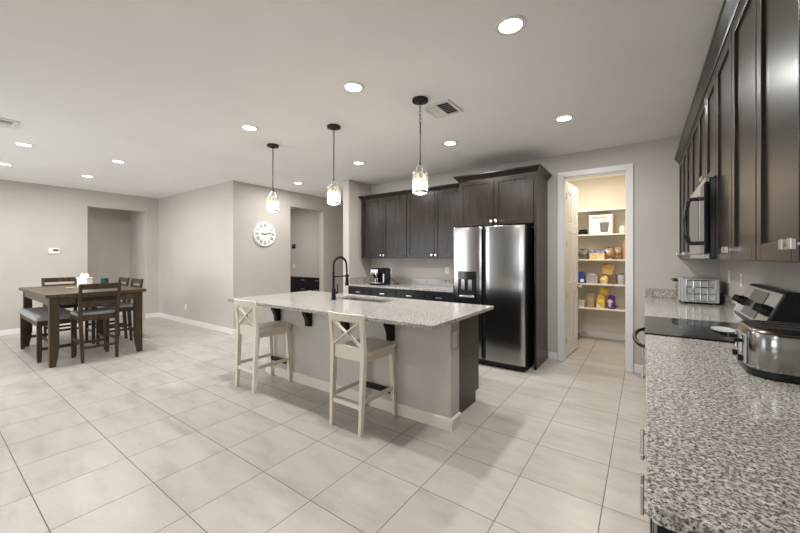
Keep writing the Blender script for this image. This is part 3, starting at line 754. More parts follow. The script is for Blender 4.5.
obj('case', B().box(XL+0.0004, XL+0.026, 1.564-0.075, 1.564+0.075, 1.447, 1.555), M_WHITE, t, bevel=0.006)
obj('screen', B().box(XL+0.0262, XL+0.0275, 1.545, 1.62, 1.495, 1.532), mat('lcd_grey', (0.08, 0.085, 0.075, 1), 0.25), t)

# ================================================================ WALL CLOCK
cy, cz, cr, cx = 3.912, 1.824, 0.235, -5.9695
t = thing('wall_clock', 'round white wall clock with roman numerals beside the doorway', 'clock', (cx, cy, cz))
def ringx(prof, seg=48, cap=True):
    b = B(); b.loft([[(cx+h, cy+r*math.cos(2*PI*i/seg), cz+r*math.sin(2*PI*i/seg)) for i in range(seg)] for r, h in prof], cap); return b
M_CLOCK = mat('clock_white', (0.80, 0.79, 0.76, 1), 0.6); M_INK = mat('clock_ink', (0.06, 0.06, 0.065, 1), 0.6)
obj('case', ringx([(cr, 0.0), (cr, 0.028), (cr-0.008, 0.033), (cr-0.012, 0.028)]), M_CLOCK, t, smooth=True)
obj('dial', ringx([(cr-0.012, 0.0285), (cr-0.012, 0.0292)]), M_CLOCK, t)
num = B()
def nb(y0, z0, y1, z1, w_):
    a, b_ = Vector((y0, z0)), Vector((y1, z1)); d_ = (b_-a).normalized(); n_ = Vector((-d_.y, d_.x))*w_/2
    ps = [a+n_, b_+n_, b_-n_, a-n_]
    num.loft([[(cx+h, cy+p.x, cz+p.y) for p in ps] for h in (0.0293, 0.0305)])
for i, s_ in enumerate(['XII', 'I', 'II', 'III', 'IIII', 'V', 'VI', 'VII', 'VIII', 'IX', 'X', 'XI']):
    a = PI/2-2*PI*i/12; rc = 0.170; hh = 0.030
    wd = {'I': 0.014, 'V': 0.028, 'X': 0.030}; tw = sum(wd[c] for c in s_); q = -tw/2
    up = Vector((math.cos(a), math.sin(a))); rt = Vector((up.y, -up.x)); cen = up*rc
    for ch in s_:
        W = wd[ch]; m0 = q+W/2
        def pt(x, y): p_ = cen+rt*x+up*y; return p_
        if ch == 'I': segs = [((m0, -hh), (m0, hh), 0.0075)]
        elif ch == 'V': segs = [((m0-W*0.4, hh), (m0, -hh), 0.008), ((m0+W*0.4, hh), (m0, -hh), 0.005)]
        else: segs = [((m0-W*0.4, hh), (m0+W*0.4, -hh), 0.008), ((m0+W*0.4, hh), (m0-W*0.4, -hh), 0.004)]
        for (xa, ya), (xb, yb), w_ in segs:
            A, B_ = pt(xa, ya), pt(xb, yb); nb(A.x, A.y, B_.x, B_.y, w_)
        q += W
obj('numerals', num, M_INK, t)
def hand(ang, ln, w_, name, h):
    u = Vector((math.cos(ang), math.sin(ang))); n_ = Vector((-u.y, u.x)); b = B()
    prof = [(-0.03, 0.006), (0, w_), (ln*0.45, w_*0.5), (ln*0.72, w_*1.6), (ln*0.8, w_*1.2), (ln, 0.001)]
    ps = [u*s_+n_*ww for s_, ww in prof]+[u*s_-n_*ww for s_, ww in reversed(prof)]
    b.loft([[(cx+hh_, cy+p.x, cz+p.y) for p in ps] for hh_ in (h, h+0.0015)])
    obj(name, b, M_INK, t)
hand(math.radians(176), 0.085, 0.010, 'hour_hand', 0.033)
hand(math.radians(12), 0.135, 0.007, 'minute_hand', 0.036)
obj('center_cap', ringx([(0.012, 0.0305), (0.012, 0.041), (0.006, 0.043)], 16), M_INK, t, smooth=True)

# ================================================================ OFFICE DRAWERS SEEN THROUGH THE DOORWAY
cabinet('base_cabinet', 'black drawer cabinet standing in the room seen through the doorway', T((-8.19, 5.62, 0)), 2.08, 0.595, 0, 0.884, 0, toe=True, mt=M_NAVY)
tc = bpy.data.objects[[o.name for o in bpy.data.objects if o.get('label', '').startswith('black drawer cabinet')][0]]
for (x0, x1) in ((-8.185, -7.675), (-7.665, -7.155), (-7.145, -6.63), (-6.625, -6.115)):
    for z0, z1 in ((0.72, 0.872), (0.44, 0.71), (0.11, 0.43)):
        dr = obj('drawer', B().box(x0, x1, 5.60, 5.6195, z0, z1), M_NAVY, tc, bevel=0.003)
        pull(T((0, 5.62, 0)), (x0+x1)/2, (z0+z1)/2+0.02, 0.02, dr, 0.14)
tag(obj('worktop', B().box(-8.20, -6.105, 5.58, 6.217, 0.885, 0.914), M_GRANITE, bevel=0.003), 'granite top on the black drawers seen through the doorway', 'worktop')

# ================================================================ BAR STOOLS
def make_stool():
    t = thing('bar_stool', '', 'stool', (0, 0, 0), 0, 'cream bar stools at the island')
    K = dict(bevel=0.004)
    for s in (-1, 1):
        obj('leg', B().bars([(s*0.172, 0.205, 0), (s*0.165, 0.195, 0.30), (s*0.160, 0.178, 0.60)], [0.028, 0.036, 0.042], [0.028, 0.036, 0.042]), M_STOOL, t, **K)
        obj('back_post', B().bars([(s*0.158, -0.218, 0), (s*0.162, -0.206, 0.30), (s*0.166, -0.190, 0.58), (s*0.167, -0.195, 0.68), (s*0.168, -0.216, 0.86), (s*0.168, -0.227, 0.925)], [0.028, 0.034, 0.038, 0.036, 0.034, 0.03], [0.036, 0.044, 0.048, 0.040, 0.034, 0.028]), M_STOOL, t, **K)
        obj('side_rung', B().bar((s*0.165, -0.20, 0.245), (s*0.167, 0.192, 0.245), 0.022, 0.034), M_STOOL, t, **K)
    obj('seat', B().prism(rrect(-0.195, 0.195, -0.165, 0.215, 0.02, 3), 0.605, 0.632), M_STOOL, t, **K)
    ap = B(); ap.box(-0.147, 0.147, -0.198, -0.172, 0.555, 0.665); ap.box(-0.140, 0.140, 0.168, 0.188, 0.545, 0.6045)
    for s in (-1, 1): ap.box(s*0.165-0.010, s*0.165+0.010, -0.158, 0.158, 0.545, 0.6045)
    obj('apron', ap, M_STOOL, t, **K)
    obj('back_rung', B().bar((-0.16, -0.210, 0.205), (0.16, -0.210, 0.205), 0.036, 0.02), M_STOOL, t, **K)
    fr = obj('front_rung', B().bar((-0.165, 0.196, 0.205), (0.165, 0.196, 0.205), 0.036, 0.022), M_STOOL, t, **K)
    obj('foot_plate', B().box(-0.145, 0.145, 0.180, 0.2115, 0.2235, 0.2275).box(-0.145, 0.145, 0.1785, 0.1805, 0.188, 0.2275), M_BLACK, fr)
    cb = B(); n = 10
    cb.loft([[(x, yb-0.012, 0.868+dz), (x, yb+0.012, 0.868+dz), (x, yb-0.006, 0.935+dz), (x, yb-0.030, 0.935+dz)] for x, yb, dz in [(-0.188+0.376*k/n, -0.218-0.022*math.sin(PI*k/n)+(0.004 if k in (0, n) else 0), 0.0) for k in range(n+1)]])
    obj('crest_rail', cb, M_STOOL, t, bevel=0.004)
    xb = B()
    for s in (-1, 1): xb.bar((s*0.150, -0.196, 0.672), (-s*0.150, -0.226, 0.872), 0.014, 0.028)
    obj('cross_back', xb, M_STOOL, t, bevel=0.003)
    return t
s0 = make_stool()
s0.location = (-1.952, 2.227, 0); s0['label'] = 'cream wooden bar stool with crossed back nearer the right end of the island'
dup(s0, (-3.400, 2.229, 0), None, 'cream wooden bar stool with crossed back at the left end of the island')

# ================================================================ DINING GROUP
TX0, TX1, TY0, TY1 = -7.85, -6.00, 0.945, 2.0
t = thing('dining_table', 'dark wood counter-height dining table at the left', 'table', ((TX0+TX1)/2, (TY0+TY1)/2, 0))
tp = B(); nb_ = 6
tp.box(TX0, TX1, TY0, TY1, 0.872, 0.914)
obj('tabletop', tp, M_TABLE, t, bevel=0.004)
ap = B()
ap.box(TX0+0.09, TX1-0.09, TY0+0.045, TY0+0.07, 0.775, 0.8715).box(TX0+0.09, TX1-0.09, TY1-0.07, TY1-0.045, 0.775, 0.8715)
ap.box(TX0+0.045, TX0+0.07, TY0+0.09, TY1-0.09, 0.775, 0.8715).box(TX1-0.07, TX1-0.045, TY0+0.09, TY1-0.09, 0.775, 0.8715)
obj('apron', ap, M_TABLE, t, bevel=0.002)
for sx in (0, 1):
    for sy in (0, 1):
        x = TX0+0.075 if sx == 0 else TX1-0.075; y = TY0+0.085 if sy == 0 else TY1-0.085
        ix = 1 if sx == 0 else -1; iy = 1 if sy == 0 else -1
        b = B(); rings = []
        for z, c in ((0, 0.030), (0.05, 0.024), (0.13, 0.012), (0.25, 0.0), (0.8712, 0.0)):
            xa, xb_ = sorted((x-ix*0.045, x+ix*(0.045-c))); ya, yb = sorted((y-iy*0.045, y+iy*(0.045-c)))
            rings.append([(xa, ya, z), (xb_, ya, z), (xb_, yb, z), (xa, yb, z)])
        obj('leg', b.loft(rings), M_TABLEZ, t, bevel=0.004)

def cushion(x0, x1, y0, y1, z0, z1):
    b = B(); h = z1-z0
    b.loft([[(x, y, z) for x, y in rrect(x0+e, x1-e, y0+e, y1-e, 0.035, 5)] for e, z in ((0.012, z0), (0.0, z0+0.012), (0.0, z0+h*0.55), (0.012, z0+h*0.85), (0.05, z1-0.003), (0.10, z1))])
    return b
def make_chair():
    t = thing('dining_chair', '', 'chair', (0, 0, 0), 0, 'slat-back chairs around the dining table')
    K = dict(bevel=0.003)
    for s in (-1, 1):
        obj('leg', B().bars([(s*0.185, 0.205, 0), (s*0.185, 0.205, 0.575)], [0.036, 0.044], [0.036, 0.044]), M_TABLEZ, t, **K)
        obj('back_post', B().bars([(s*0.178, -0.225, 0), (s*0.184, -0.205, 0.28), (s*0.190, -0.188, 0.56), (s*0.195, -0.196, 0.70), (s*0.202, -0.232, 0.92), (s*0.205, -0.252, 1.03)], [0.032, 0.038, 0.040, 0.038, 0.034, 0.032], [0.036, 0.044, 0.046, 0.042, 0.034, 0.028]), M_TABLEZ, t, **K)
        obj('side_stretcher', B().bar((s*0.182, -0.205, 0.26), (s*0.185, 0.192, 0.26), 0.020, 0.034), M_TABLEZ, t, **K)
    for z, y, h in ((0.993, -0.246, 0.074), (0.886, -0.227, 0.066), (0.752, -0.205, 0.066)):
        obj('back_slat', B().box(-0.188, 0.188, y-0.009, y+0.009, z-h/2, z+h/2), M_TABLEZ, t, **K)
    for q in (-0.214, 0.205): obj('stretcher', B().bar((-0.18, q, 0.19), (0.18, q, 0.19), 0.034, 0.02), M_TABLEZ, t, **K)
    fr = B(); fr.box(-0.168, 0.168, -0.198, -0.176, 0.54, 0.5995).box(-0.165, 0.165, 0.190, 0.212, 0.54, 0.5995)
    for s in (-1, 1): fr.box(s*0.185-0.011, s*0.185+0.011, -0.165, 0.184, 0.54, 0.5995)
    obj('seat_frame', fr, M_TABLEZ, t, **K)
    obj('seat', cushion(-0.215, 0.215, -0.165, 0.232, 0.600, 0.652), M_FABRIC, t, smooth=True)
    return t
c0 = make_chair()
c0.location = (-6.185, 1.458, 0); c0.rotation_euler = (0, 0, PI/2)
c0['label'] = 'dark slat-back chair at the near end of the dining table, back to the camera'
dup(c0, (-7.96, 1.465, 0), -PI/2, 'dark slat-back chair at the far left end of the table, behind the caddy')
dup(c0, (-6.76, 1.875, 0), PI, 'dark slat-back chair on the long far side of the table, right of the pair')
dup(c0, (-7.36, 1.875, 0), PI, 'dark slat-back chair on the long far side of the table, left of the pair')
# bench on the near long side
t = thing('dining_bench', 'dark wood bench with grey cushion pushed under the near side of the dining table', 'bench', (-7.06, 1.13, 0))
BX0, BX1, BY0, BY1 = -7.66, -6.44, 0.935, 1.325
for x in (BX0+0.026, BX1-0.026):
    for y in (BY0+0.026, BY1-0.026):
        obj('leg', B().bars([(x, y, 0), (x, y, 0.10), (x, y, 0.54)], [0.040, 0.048, 0.052], [0.040, 0.048, 0.052]), M_TABLEZ, t, bevel=0.003)
fr = B()
fr.box(BX0+0.053, BX1-0.053, BY0+0.004, BY0+0.026, 0.475, 0.5395).box(BX0+0.053, BX1-0.053, BY1-0.026, BY1-0.004, 0.475, 0.5395)
fr.box(BX0+0.004, BX0+0.026, BY0+0.053, BY1-0.053, 0.475, 0.5395).box(BX1-0.026, BX1-0.004, BY0+0.053, BY1-0.053, 0.475, 0.5395)
obj('seat_frame', fr, M_TABLEZ, t, bevel=0.003)
st = B()
for x in (BX0+0.026, BX1-0.026): st.box(x-0.012, x+0.012, BY0+0.05, BY1-0.05, 0.15, 0.19)
st.box(BX0+0.038, BX1-0.038, 1.118, 1.142, 0.152, 0.188)
obj('stretcher', st, M_TABLEZ, t, bevel=0.003)
obj('cushion', cushion(BX0-0.02, BX1+0.02, BY0-0.02, BY1+0.02, 0.540, 0.610), M_FABRIC, t, smooth=True)

# things on the table
ox, oy, oz = -7.08, 1.545, 0.9145
t = thing('tabletop_caddy', 'white tabletop caddy box standing on the dining table', 'caddy', (ox, oy, oz))
obj('box', B(T((ox, oy, oz)) @ RZ(0.62) @ Matrix.Diagonal((0.70, 0.70, 1.04, 1))).box(-0.11, 0.11, -0.07, 0.07, 0, 0.012).box(-0.11, 0.11, -0.07, -0.058, 0.012, 0.13).box(-0.11, 0.11, 0.058, 0.07, 0.012, 0.13).box(-0.11, -0.098, -0.058, 0.058, 0.012, 0.13).box(0.098, 0.11, -0.058, 0.058, 0.012, 0.13), M_WHITE, t, bevel=0.003)
obj('lid', B(T((ox, oy, oz)) @ RZ(0.62) @ Matrix.Diagonal((0.70, 0.70, 1.04, 1))).box(-0.122, 0.122, -0.08, 0.08, 0.1305, 0.146), M_WHITE, t, bevel=0.004)
obj('front_panel', B(T((ox, oy, oz)) @ RZ(0.62) @ Matrix.Diagonal((0.70, 0.70, 1.04, 1))).box(-0.085, 0.085, -0.076, -0.0705, 0.03, 0.11), M_TRIM, t, bevel=0.004)
for i, (dx, lb) in enumerate(((-0.045, 'white shaker on the caddy lid, the left one'), (0.045, 'white shaker on the caddy lid, the right one'))):
    p = Matrix.Translation((ox, oy, oz)) @ RZ(0.62) @ Vector((dx*0.72, 0, 0.1523))
    s_ = thing('shaker', lb, 'shaker', p, 0, 'white shakers on the caddy')
    obj('jar', B().lathe([(0.024, 0), (0.027, 0.004), (0.026, 0.035), (0.022, 0.042)], p, 18), M_WHITE, s_, smooth=True)
    obj('cap', B().lathe([(0.023, 0.0423), (0.023, 0.052), (0.015, 0.058)], p, 18), M_WHITE, s_, smooth=True)
p = (-7.13, 1.80, 0.9145)
t = thing('candle_jar', 'dark teal glass candle jar standing on the dining table', 'candle', p)
obj('jar', B().lathe([(0.045, 0), (0.050, 0.005), (0.050, 0.125), (0.046, 0.125), (0.046, 0.09), (0.001, 0.09)], p, 24), M_TEAL, t, smooth=True)
obj('wax', B().lathe([(0.045, 0.091), (0.045, 0.096), (0.01, 0.097)], p, 20), mat('dark_wax', (0.02, 0.08, 0.085, 1), 0.5), t, smooth=True)
tag(obj('coaster', B(T((-7.13, 1.40, 0.9145)) @ RZ(0.3)).box(-0.05, 0.05, -0.05, 0.05, 0, 0.008), M_TAN, bevel=0.002), 'small tan coaster lying on the dining table beside the white caddy', 'coaster')

# ================================================================ COUNTER APPLIANCES
# espresso machine
ex0, ex1, ey0, ey1, ez = -3.775, -3.535, 4.45, 4.72, 0.9145
t = thing('coffee_maker', 'black and silver coffee maker standing on the back worktop', 'coffee maker', ((ex0+ex1)/2, (ey0+ey1)/2, ez))
eb = B(); eb.box(ex0, ex1, ey0+0.11, ey1, ez+0.03, ez+0.27).box(ex0, ex1, ey0+0.01, ey0+0.11, ez+0.20, ez+0.27).box(ex0, ex1, ey0, ey1, ez, ez+0.03)
obj('body', eb, M_BLKGL, t, bevel=0.006)
obj('top_tray', B().box(ex0+0.01, ex1-0.01, ey0+0.03, ey1-0.01, ez+0.2705, ez+0.285), M_BLKPL, t, bevel=0.005)
obj('front_panel', B().box(ex0+0.02, ex1-0.07, ey0+0.002, ey0+0.0095, ez+0.205, ez+0.262), M_SILVER, t, bevel=0.002)
obj('side_strip', B().box(ex1-0.035, ex1-0.012, ey0+0.1, ey0+0.1095, ez+0.04, ez+0.19), M_SILVER, t, bevel=0.002)
obj('brew_head', B().lathe([(0.032, 0.199), (0.032, 0.165), (0.026, 0.16), (0.014, 0.155), (0.010, 0.135)], (ex0+0.10, ey0+0.06, ez), 20), M_CHROME, t, smooth=True)
obj('drip_tray', B().box(ex0+0.015, ex1-0.06, ey0+0.01, ey0+0.105, ez+0.0305, ez+0.038), M_SILVER, t, bevel=0.002)
obj('filter_handle', B().tube([(ex0+0.10, ey0+0.035, ez+0.165), (ex0+0.095, ey0-0.035, ez+0.160)], [0.011, 0.014], 10), M_BLKPL, t, smooth=True)
obj('steam_wand', B().tube([(ex0-0.006, ey0+0.04, ez+0.205), (ex0-0.018, ey0+0.03, ez+0.15), (ex0-0.02, ey0+0.028, ez+0.06)], 0.006, 8), M_CHROME, t, smooth=True)
p = (ex0+0.10, ey0+0.06, ez+0.0384)
t = thing('steel_cup', 'small steel cup standing on the coffee maker drip tray', 'cup', p)
obj('cup_body', B().lathe([(0.026, 0), (0.030, 0.004), (0.034, 0.07), (0.032, 0.07), (0.028, 0.008)], p, 20), M_CHROME, t, smooth=True)
t = thing('power_cord', 'black power cord with plug in the outlet behind the coffee maker', 'cord', (-3.50, 4.90, 0.9145))
obj('plug', B().box(-3.762, -3.732, YB-0.040, YB-0.0085, 1.14, 1.17), M_BLKPL, t, bevel=0.004)
obj('wire', B().tube([(-3.747, YB-0.040, 1.150), (-3.742, YB-0.060, 1.11), (-3.70, YB-0.075, 1.03), (-3.62, YB-0.080, 0.965), (-3.53, YB-0.095, 0.925), (-3.46, YB-0.12, 0.9195), (-3.43, YB-0.17, 0.9195), (-3.47, YB-0.215, 0.9195), (-3.525, YB-0.235, 0.922)], 0.0042, 8), M_BLKPL, t, smooth=True)

# toaster in the foreground
tx0, tx1, ty0, ty1, tz = 0.335, 0.628, 1.865, 2.175, 0.9145
t = thing('toaster', 'brushed steel four-slice toaster in the right foreground', 'toaster', ((tx0+tx1)/2, (ty0+ty1)/2, tz))
def ov(e, z, r=0.085): return [(x, y, z) for x, y in rrect(tx0+e, tx1-e, ty0+e, ty1-e, r-e*0.6, 8)]
obj('base', B().loft([ov(0.012, tz), ov(0.001, tz+0.006), ov(0.001, tz+0.026), ov(0.006, tz+0.028)]), M_BLKPL, t, smooth=True)
obj('shell', B().loft([ov(0.004, tz+0.0285), ov(0.003, tz+0.03), ov(0.003, tz+0.165), ov(0.006, tz+0.172)]), M_STEELZ, t, smooth=True)
obj('top', B().loft([ov(0.004, tz+0.1725), ov(0.002, tz+0.176), ov(0.006, tz+0.183), ov(0.018, tz+0.188), ov(0.06, tz+0.189)]), mat('brown_tinted_steel', (0.16, 0.13, 0.11, 1), 0.28, 0.9), t, smooth=True)
for k in range(4):
    y = ty0+0.058+k*0.065
    obj('bread_slot', B().box(tx0+0.055, tx1-0.045, y-0.015, y+0.015, tz+0.1885, tz+0.1905), M_DARKGAP, t)
for y in (ty0+0.105, ty1-0.105):
    cp = obj('control_panel', B().box(tx0-0.004, tx0+0.004, y-0.032, y+0.032, tz+0.035, tz+0.15), M_SILVER, t, bevel=0.003)
    obj('lever_track', B().box(tx0-0.0052, tx0-0.0038, y-0.004, y+0.004, tz+0.07, tz+0.145), M_DARKGAP, cp)
    obj('lever', B().box(tx0-0.034, tx0-0.0055, y-0.018, y+0.018, tz+0.118, tz+0.132), M_BLKPL, cp, bevel=0.004)
    for k in range(3): obj('button', B().box(tx0-0.0065, tx0-0.0042, y+0.012, y+0.028, tz+0.075+0.022*k, tz+0.089+0.022*k), M_WHITE, cp, bevel=0.001)
    kb = B(); kb.tube([(tx0-0.004, y, tz+0.052), (tx0-0.02, y, tz+0.052)], 0.013, 14); obj('knob', kb, M_BLKPL, cp, smooth=True)

# toaster oven by the back corner
ox0, ox1, oy0, oy1, oz = 0.305, 0.595, 4.48, 4.90, 0.9145
t = thing('toaster_oven', 'shiny silver toaster oven with black front handle in the far worktop corner', 'toaster oven', ((ox0+ox1)/2, (oy0+oy1)/2, oz))
for x in (ox0+0.03, ox1-0.03):
    for y in (oy0+0.03, oy1-0.03): obj('foot', B().lathe([(0.014, 0), (0.014, 0.018)], (x, y, oz), 12), M_BLKPL, t, smooth=True)
obj('body', B().box(ox0, ox1, oy0, oy1, oz+0.018, oz+0.258), M_SILVER, t, bevel=0.010, seg=3)
sp_ = B(); px0, px1, pz0, pz1 = ox0+0.045, ox1-0.03, oz+0.035, oz+0.235
nx, nz = 4, 3
for i in range(nx+1):
    x = px0+(px1-px0)*i/nx; sp_.box(x-0.006, x+0.006, oy0-0.005, oy0-0.0004, pz0, pz1)
for j in range(nz+1):
    z = pz0+(pz1-pz0)*j/nz; sp_.box(px0, px1, oy0-0.0045, oy0-0.0004, z-0.006, z+0.006)
obj('side_grid', sp_, M_CHROME, t, bevel=0.002)  # raised grid of chrome bars on the near side
dr = obj('door', B().box(ox0-0.018, ox0-0.0005, oy0+0.008, oy1-0.09, oz+0.03, oz+0.245), M_SILVER, t, bevel=0.004)
obj('glass', B().box(ox0-0.0195, ox0-0.0178, oy0+0.03, oy1-0.11, oz+0.05, oz+0.205), M_BLKGL, dr)
hb = B(); hb.tube([(ox0-0.018, oy0+0.03, oz+0.228), (ox0-0.052, oy0+0.03, oz+0.228), (ox0-0.055, oy0+0.04, oz+0.228), (ox0-0.055, oy1-0.13, oz+0.228), (ox0-0.052, oy1-0.12, oz+0.228), (ox0-0.018, oy1-0.12, oz+0.228)], 0.010, 10)
obj('handle', hb, M_BLKPL, dr, smooth=True)
for k in range(3):
    obj('knob', B().tube([(ox0-0.0005, oy1-0.045, oz+0.07+0.07*k), (ox0-0.022, oy1-0.045, oz+0.07+0.07*k)], 0.016, 16), M_BLKPL, t, smooth=True)

# ================================================================ PANTRY
area('pantry_lamp', (-0.75, 5.75, CE-0.02), (0, 0, 0), 0.35, 0.35, 25, (1, 0.90, 0.75), 'DISK')
SHZ = [0.545, 0.945, 1.345, 1.755, 2.155]
SN = ['lowest', 'second lowest', 'middle', 'second highest', 'highest']
for z, nm in zip(SHZ, SN):
    s_ = obj('pantry_shelf', B().box(-1.498, 0.138, 6.42, 6.798, z-0.022, z), M_SHELF, bevel=0.003)
    tag(s_, f'cream pantry shelf, {nm} of the five', 'shelf', 'pantry shelves')
    obj('cleat', B().box(-1.498, 0.138, 6.78, 6.798, z-0.07, z-0.0225), M_SHELF, s_)
def sx(u, y):   # where a sight line through picture column u meets the plane y
    k = (u-400)/345; cs_, sn = math.cos(THETA), math.sin(THETA)
    return y*(-sn+cs_*k)/(cs_+sn*k)
def bag(x, y, z, w, d_, h, seed, pinch=0.75, lean=0.0, rot=0.0):
    r = random.Random(seed); b = B(T((x, y, z)) @ RZ(rot)); rings = []; n = 20; K = 9
    ph = [r.uniform(0, 6.28) for _ in range(4)]
    for k in range(K+1):
        q = k/K
        ww = w/2*(0.90+0.10*math.sin(PI*min(1, q*1.2)))*(1 if q < pinch else 1-0.12*((q-pinch)/(1-pinch)))
        dd = d_/2*(0.85+0.2*math.sin(PI*q))*max(0.07, (1 if q < 0.45 else 1-((q-0.45)/0.55)**1.6))
        ring = []
        for i in range(n):
            a = 2*PI*i/n; c_, s_ = math.cos(a), math.sin(a)
            e = 0.62; xx = math.copysign(abs(c_)**e, c_)*ww; yy = math.copysign(abs(s_)**e, s_)*dd
            f = 1+0.035*math.sin(3*a+ph[0]+4*q)+0.04*math.sin(5*a+ph[1]-7*q)*(0.2+q)
            ring.append((xx*f+lean*q*h, yy*f, q*h+(0.012*math.sin(2*a+ph[2])*q if k < K else 0.012*math.sin(2*a+ph[2]))))
        rings.append(ring)
    b.loft(rings); return b
YS = 6.47
def pbag(name, label, u0, u1, h, shelf, m, seed, cat='bag', y=None, depth=0.10, lean=0, band=None):
    y = y or YS+0.09; x0, x1 = sx(u0, y), sx(u1, y)
    o = obj(name, bag((x0+x1)/2, y, SHZ[shelf]+0.0005, (x1-x0)*0.86, depth, h, seed, lean=lean), m, smooth=True)
    return tag(o, label, cat)
def pbox(name, label, u0, u1, h, shelf, m, depth, cat, y=None, group=None):
    y = y or YS; x0, x1 = sx(u0, y), sx(u1, y); z = SHZ[shelf]+0.0005
    t = thing(name, label, cat, ((x0+x1)/2, y+depth/2, z), 0, group)
    return t, x0, x1, z, y
# top used shelf: appliance carton, black rack, white jar
t, x0, x1, z, y = pbox('appliance_carton', 'white carton with red print and grey bucket picture on the pantry shelf', 589, 612.5, 0.335, 3, M_WHITE, 0.25, 'box')
obj('carton', B().box(x0, x1, y, y+0.25, z, z+0.315), mat('white_card', (0.74, 0.71, 0.67, 1), 0.5), t, bevel=0.003)
M_RED = blotch('red_print', (0.48, 0.05, 0.035), (0.62, 0.25, 0.2), 30, 0.5)
pr = B(); rr = random.Random(3); xx = x0+0.02
while xx < x0+0.25:
    ww = rr.uniform(0.012, 0.026); pr.prism([(xx, z+0.255), (xx+ww, z+0.258), (xx+ww+0.004, z+0.285), (xx+0.004, z+0.283)], y-0.0012, y-0.0003, 'y'); xx += ww+0.006
obj('red_print', pr, M_RED, t)
W_ = x1-x0
obj('bucket_picture', B().prism([(x0+W_*0.5, z+0.03), (x0+W_*0.80, z+0.03), (x0+W_*0.87, z+0.19), (x0+W_*0.45, z+0.19)], y-0.0012, y-0.0003, 'y'), mat('print_grey', (0.13, 0.13, 0.13, 1), 0.4), t)
obj('lid_picture', B().prism([(x0+W_*0.52, z+0.193), (x0+W_*0.80, z+0.193), (x0+W_*0.74, z+0.235), (x0+W_*0.58, z+0.235)], y-0.0012, y-0.0003, 'y'), mat('print_pale', (0.5, 0.48, 0.46, 1), 0.4), t)
xa, xb_ = sx(577, 6.5), sx(587.6, 6.5)
t = thing('black_tray', 'stack of black trays lying on the pantry shelf beside the white carton', 'tray', ((xa+xb_)/2, 6.58, SHZ[3]))
for k in range(3):
    z = SHZ[3]+0.0005+k*0.03
    obj('tray', B().loft([[(x, y, z+h) for x, y in rrect(xa+e+0.012*k, xb_-e-0.01*k, 6.48+e, 6.74-e, 0.02, 3)] for e, h in ((0.01, 0), (0.0, 0.026), (0.006, 0.026), (0.016, 0.006))]), M_BLKPL, t, smooth=True)
p = (sx(622.5, 6.52), 6.52, SHZ[3]+0.0005)
t = thing('white_jar', 'pale jar at the right end of the shelf with the carton', 'jar', p)
obj('jar', B().lathe([(0.04, 0), (0.045, 0.006), (0.045, 0.085), (0.036, 0.10)], p, 20), mat('pale_ceramic', (0.66, 0.58, 0.5, 1), 0.4), t, smooth=True)
obj('lid', B().lathe([(0.038, 0.1005), (0.038, 0.118), (0.03, 0.122)], p, 20), M_WHITE, t, smooth=True)
# middle shelf
M_OLIVE = blotch('dark_olive_bag', (0.05, 0.05, 0.04), (0.12, 0.11, 0.09), 18)
M_BREAD = blotch('bread_in_bag', (0.16, 0.085, 0.04), (0.40, 0.26, 0.15), 22, 0.3)
pbag('snack_bag', 'dark grey-green bag leaning beside the yellow carton in the pantry', 578, 589.5, 0.17, 2, M_OLIVE, 4, depth=0.12)
t, x0, x1, z, y = pbox('food_carton', 'yellow carton with blue top edge between bags on the pantry shelf', 589.5, 604.5, 0.16, 2, None, 0.12, 'box')
obj('carton', B().box(x0, x1, y, y+0.14, z, z+0.105), blotch('yellow_card', (0.62, 0.42, 0.12), (0.70, 0.58, 0.36), 20), t, bevel=0.002)
obj('carton_top', B().box(x0, x1, y, y+0.14, z+0.1052, z+0.155), blotch('blue_card', (0.10, 0.11, 0.30), (0.35, 0.33, 0.45), 25), t, bevel=0.002)
pbag('bread_bag', 'brown bread bag beside the yellow carton, left of the two', 604.5, 615, 0.20, 2, M_BREAD, 8, depth=0.13, lean=-0.05)
pbag('bread_bag', 'brown bread bag at the right of the shelf, right of the two', 615, 623.5, 0.21, 2, M_BREAD, 9, depth=0.13, lean=-0.1)
t, x0, x1, z, y = pbox('cereal_box', 'narrow orange box at the right end of the middle pantry shelf', 623.2, 626.5, 0.28, 2, None, 0.2, 'box', y=6.44)
obj('carton', B().box(x0, x1, y, y+0.19, z, z+0.29), mat('orange_card', (0.50, 0.24, 0.10, 1), 0.5), t, bevel=0.002)
# second lowest shelf
M_BLUE = mat('blue_card_plain', (0.03, 0.07, 0.26, 1), 0.45)
t, x0, x1, z, y = pbox('salt_box', 'light blue box at the left of the pantry shelf with jars', 573.5, 579, 0.2, 1, None, 0.1, 'box')
obj('carton', B().box(x0, x1, y, y+0.1, z, z+0.185), mat('sky_blue_card', (0.12, 0.24, 0.42, 1), 0.45), t, bevel=0.002)
t, x0, x1, z, y = pbox('pasta_box', 'dark blue box with white label beside the clear snack tub', 579.6, 584.5, 0.2, 1, None, 0.1, 'box')
obj('carton', B().box(x0, x1, y, y+0.1, z, z+0.19), M_BLUE, t, bevel=0.002)
obj('label_patch', B().box(x0+0.01, x1-0.01, y-0.0013, y-0.0003, z+0.02, z+0.07), M_WHITE, t)
xa, xb_ = sx(585.5, 6.5), sx(598.5, 6.5); z = SHZ[1]+0.0005
t = thing('storage_tub', 'clear tub of pink and blue snack packets on the pantry shelf', 'tub', ((xa+xb_)/2, 6.56, z))
obj('tub', B().loft([[(x, y, z+h) for x, y in rrect(xa+e, xb_-e, 6.47+e, 6.66-e, 0.02, 3)] for e, h in ((0.015, 0), (0.0, 0.12), (0.006, 0.12), (0.02, 0.006))]), mat('frosted_plastic', (0.42, 0.42, 0.45, 1), 0.2), t, smooth=True)
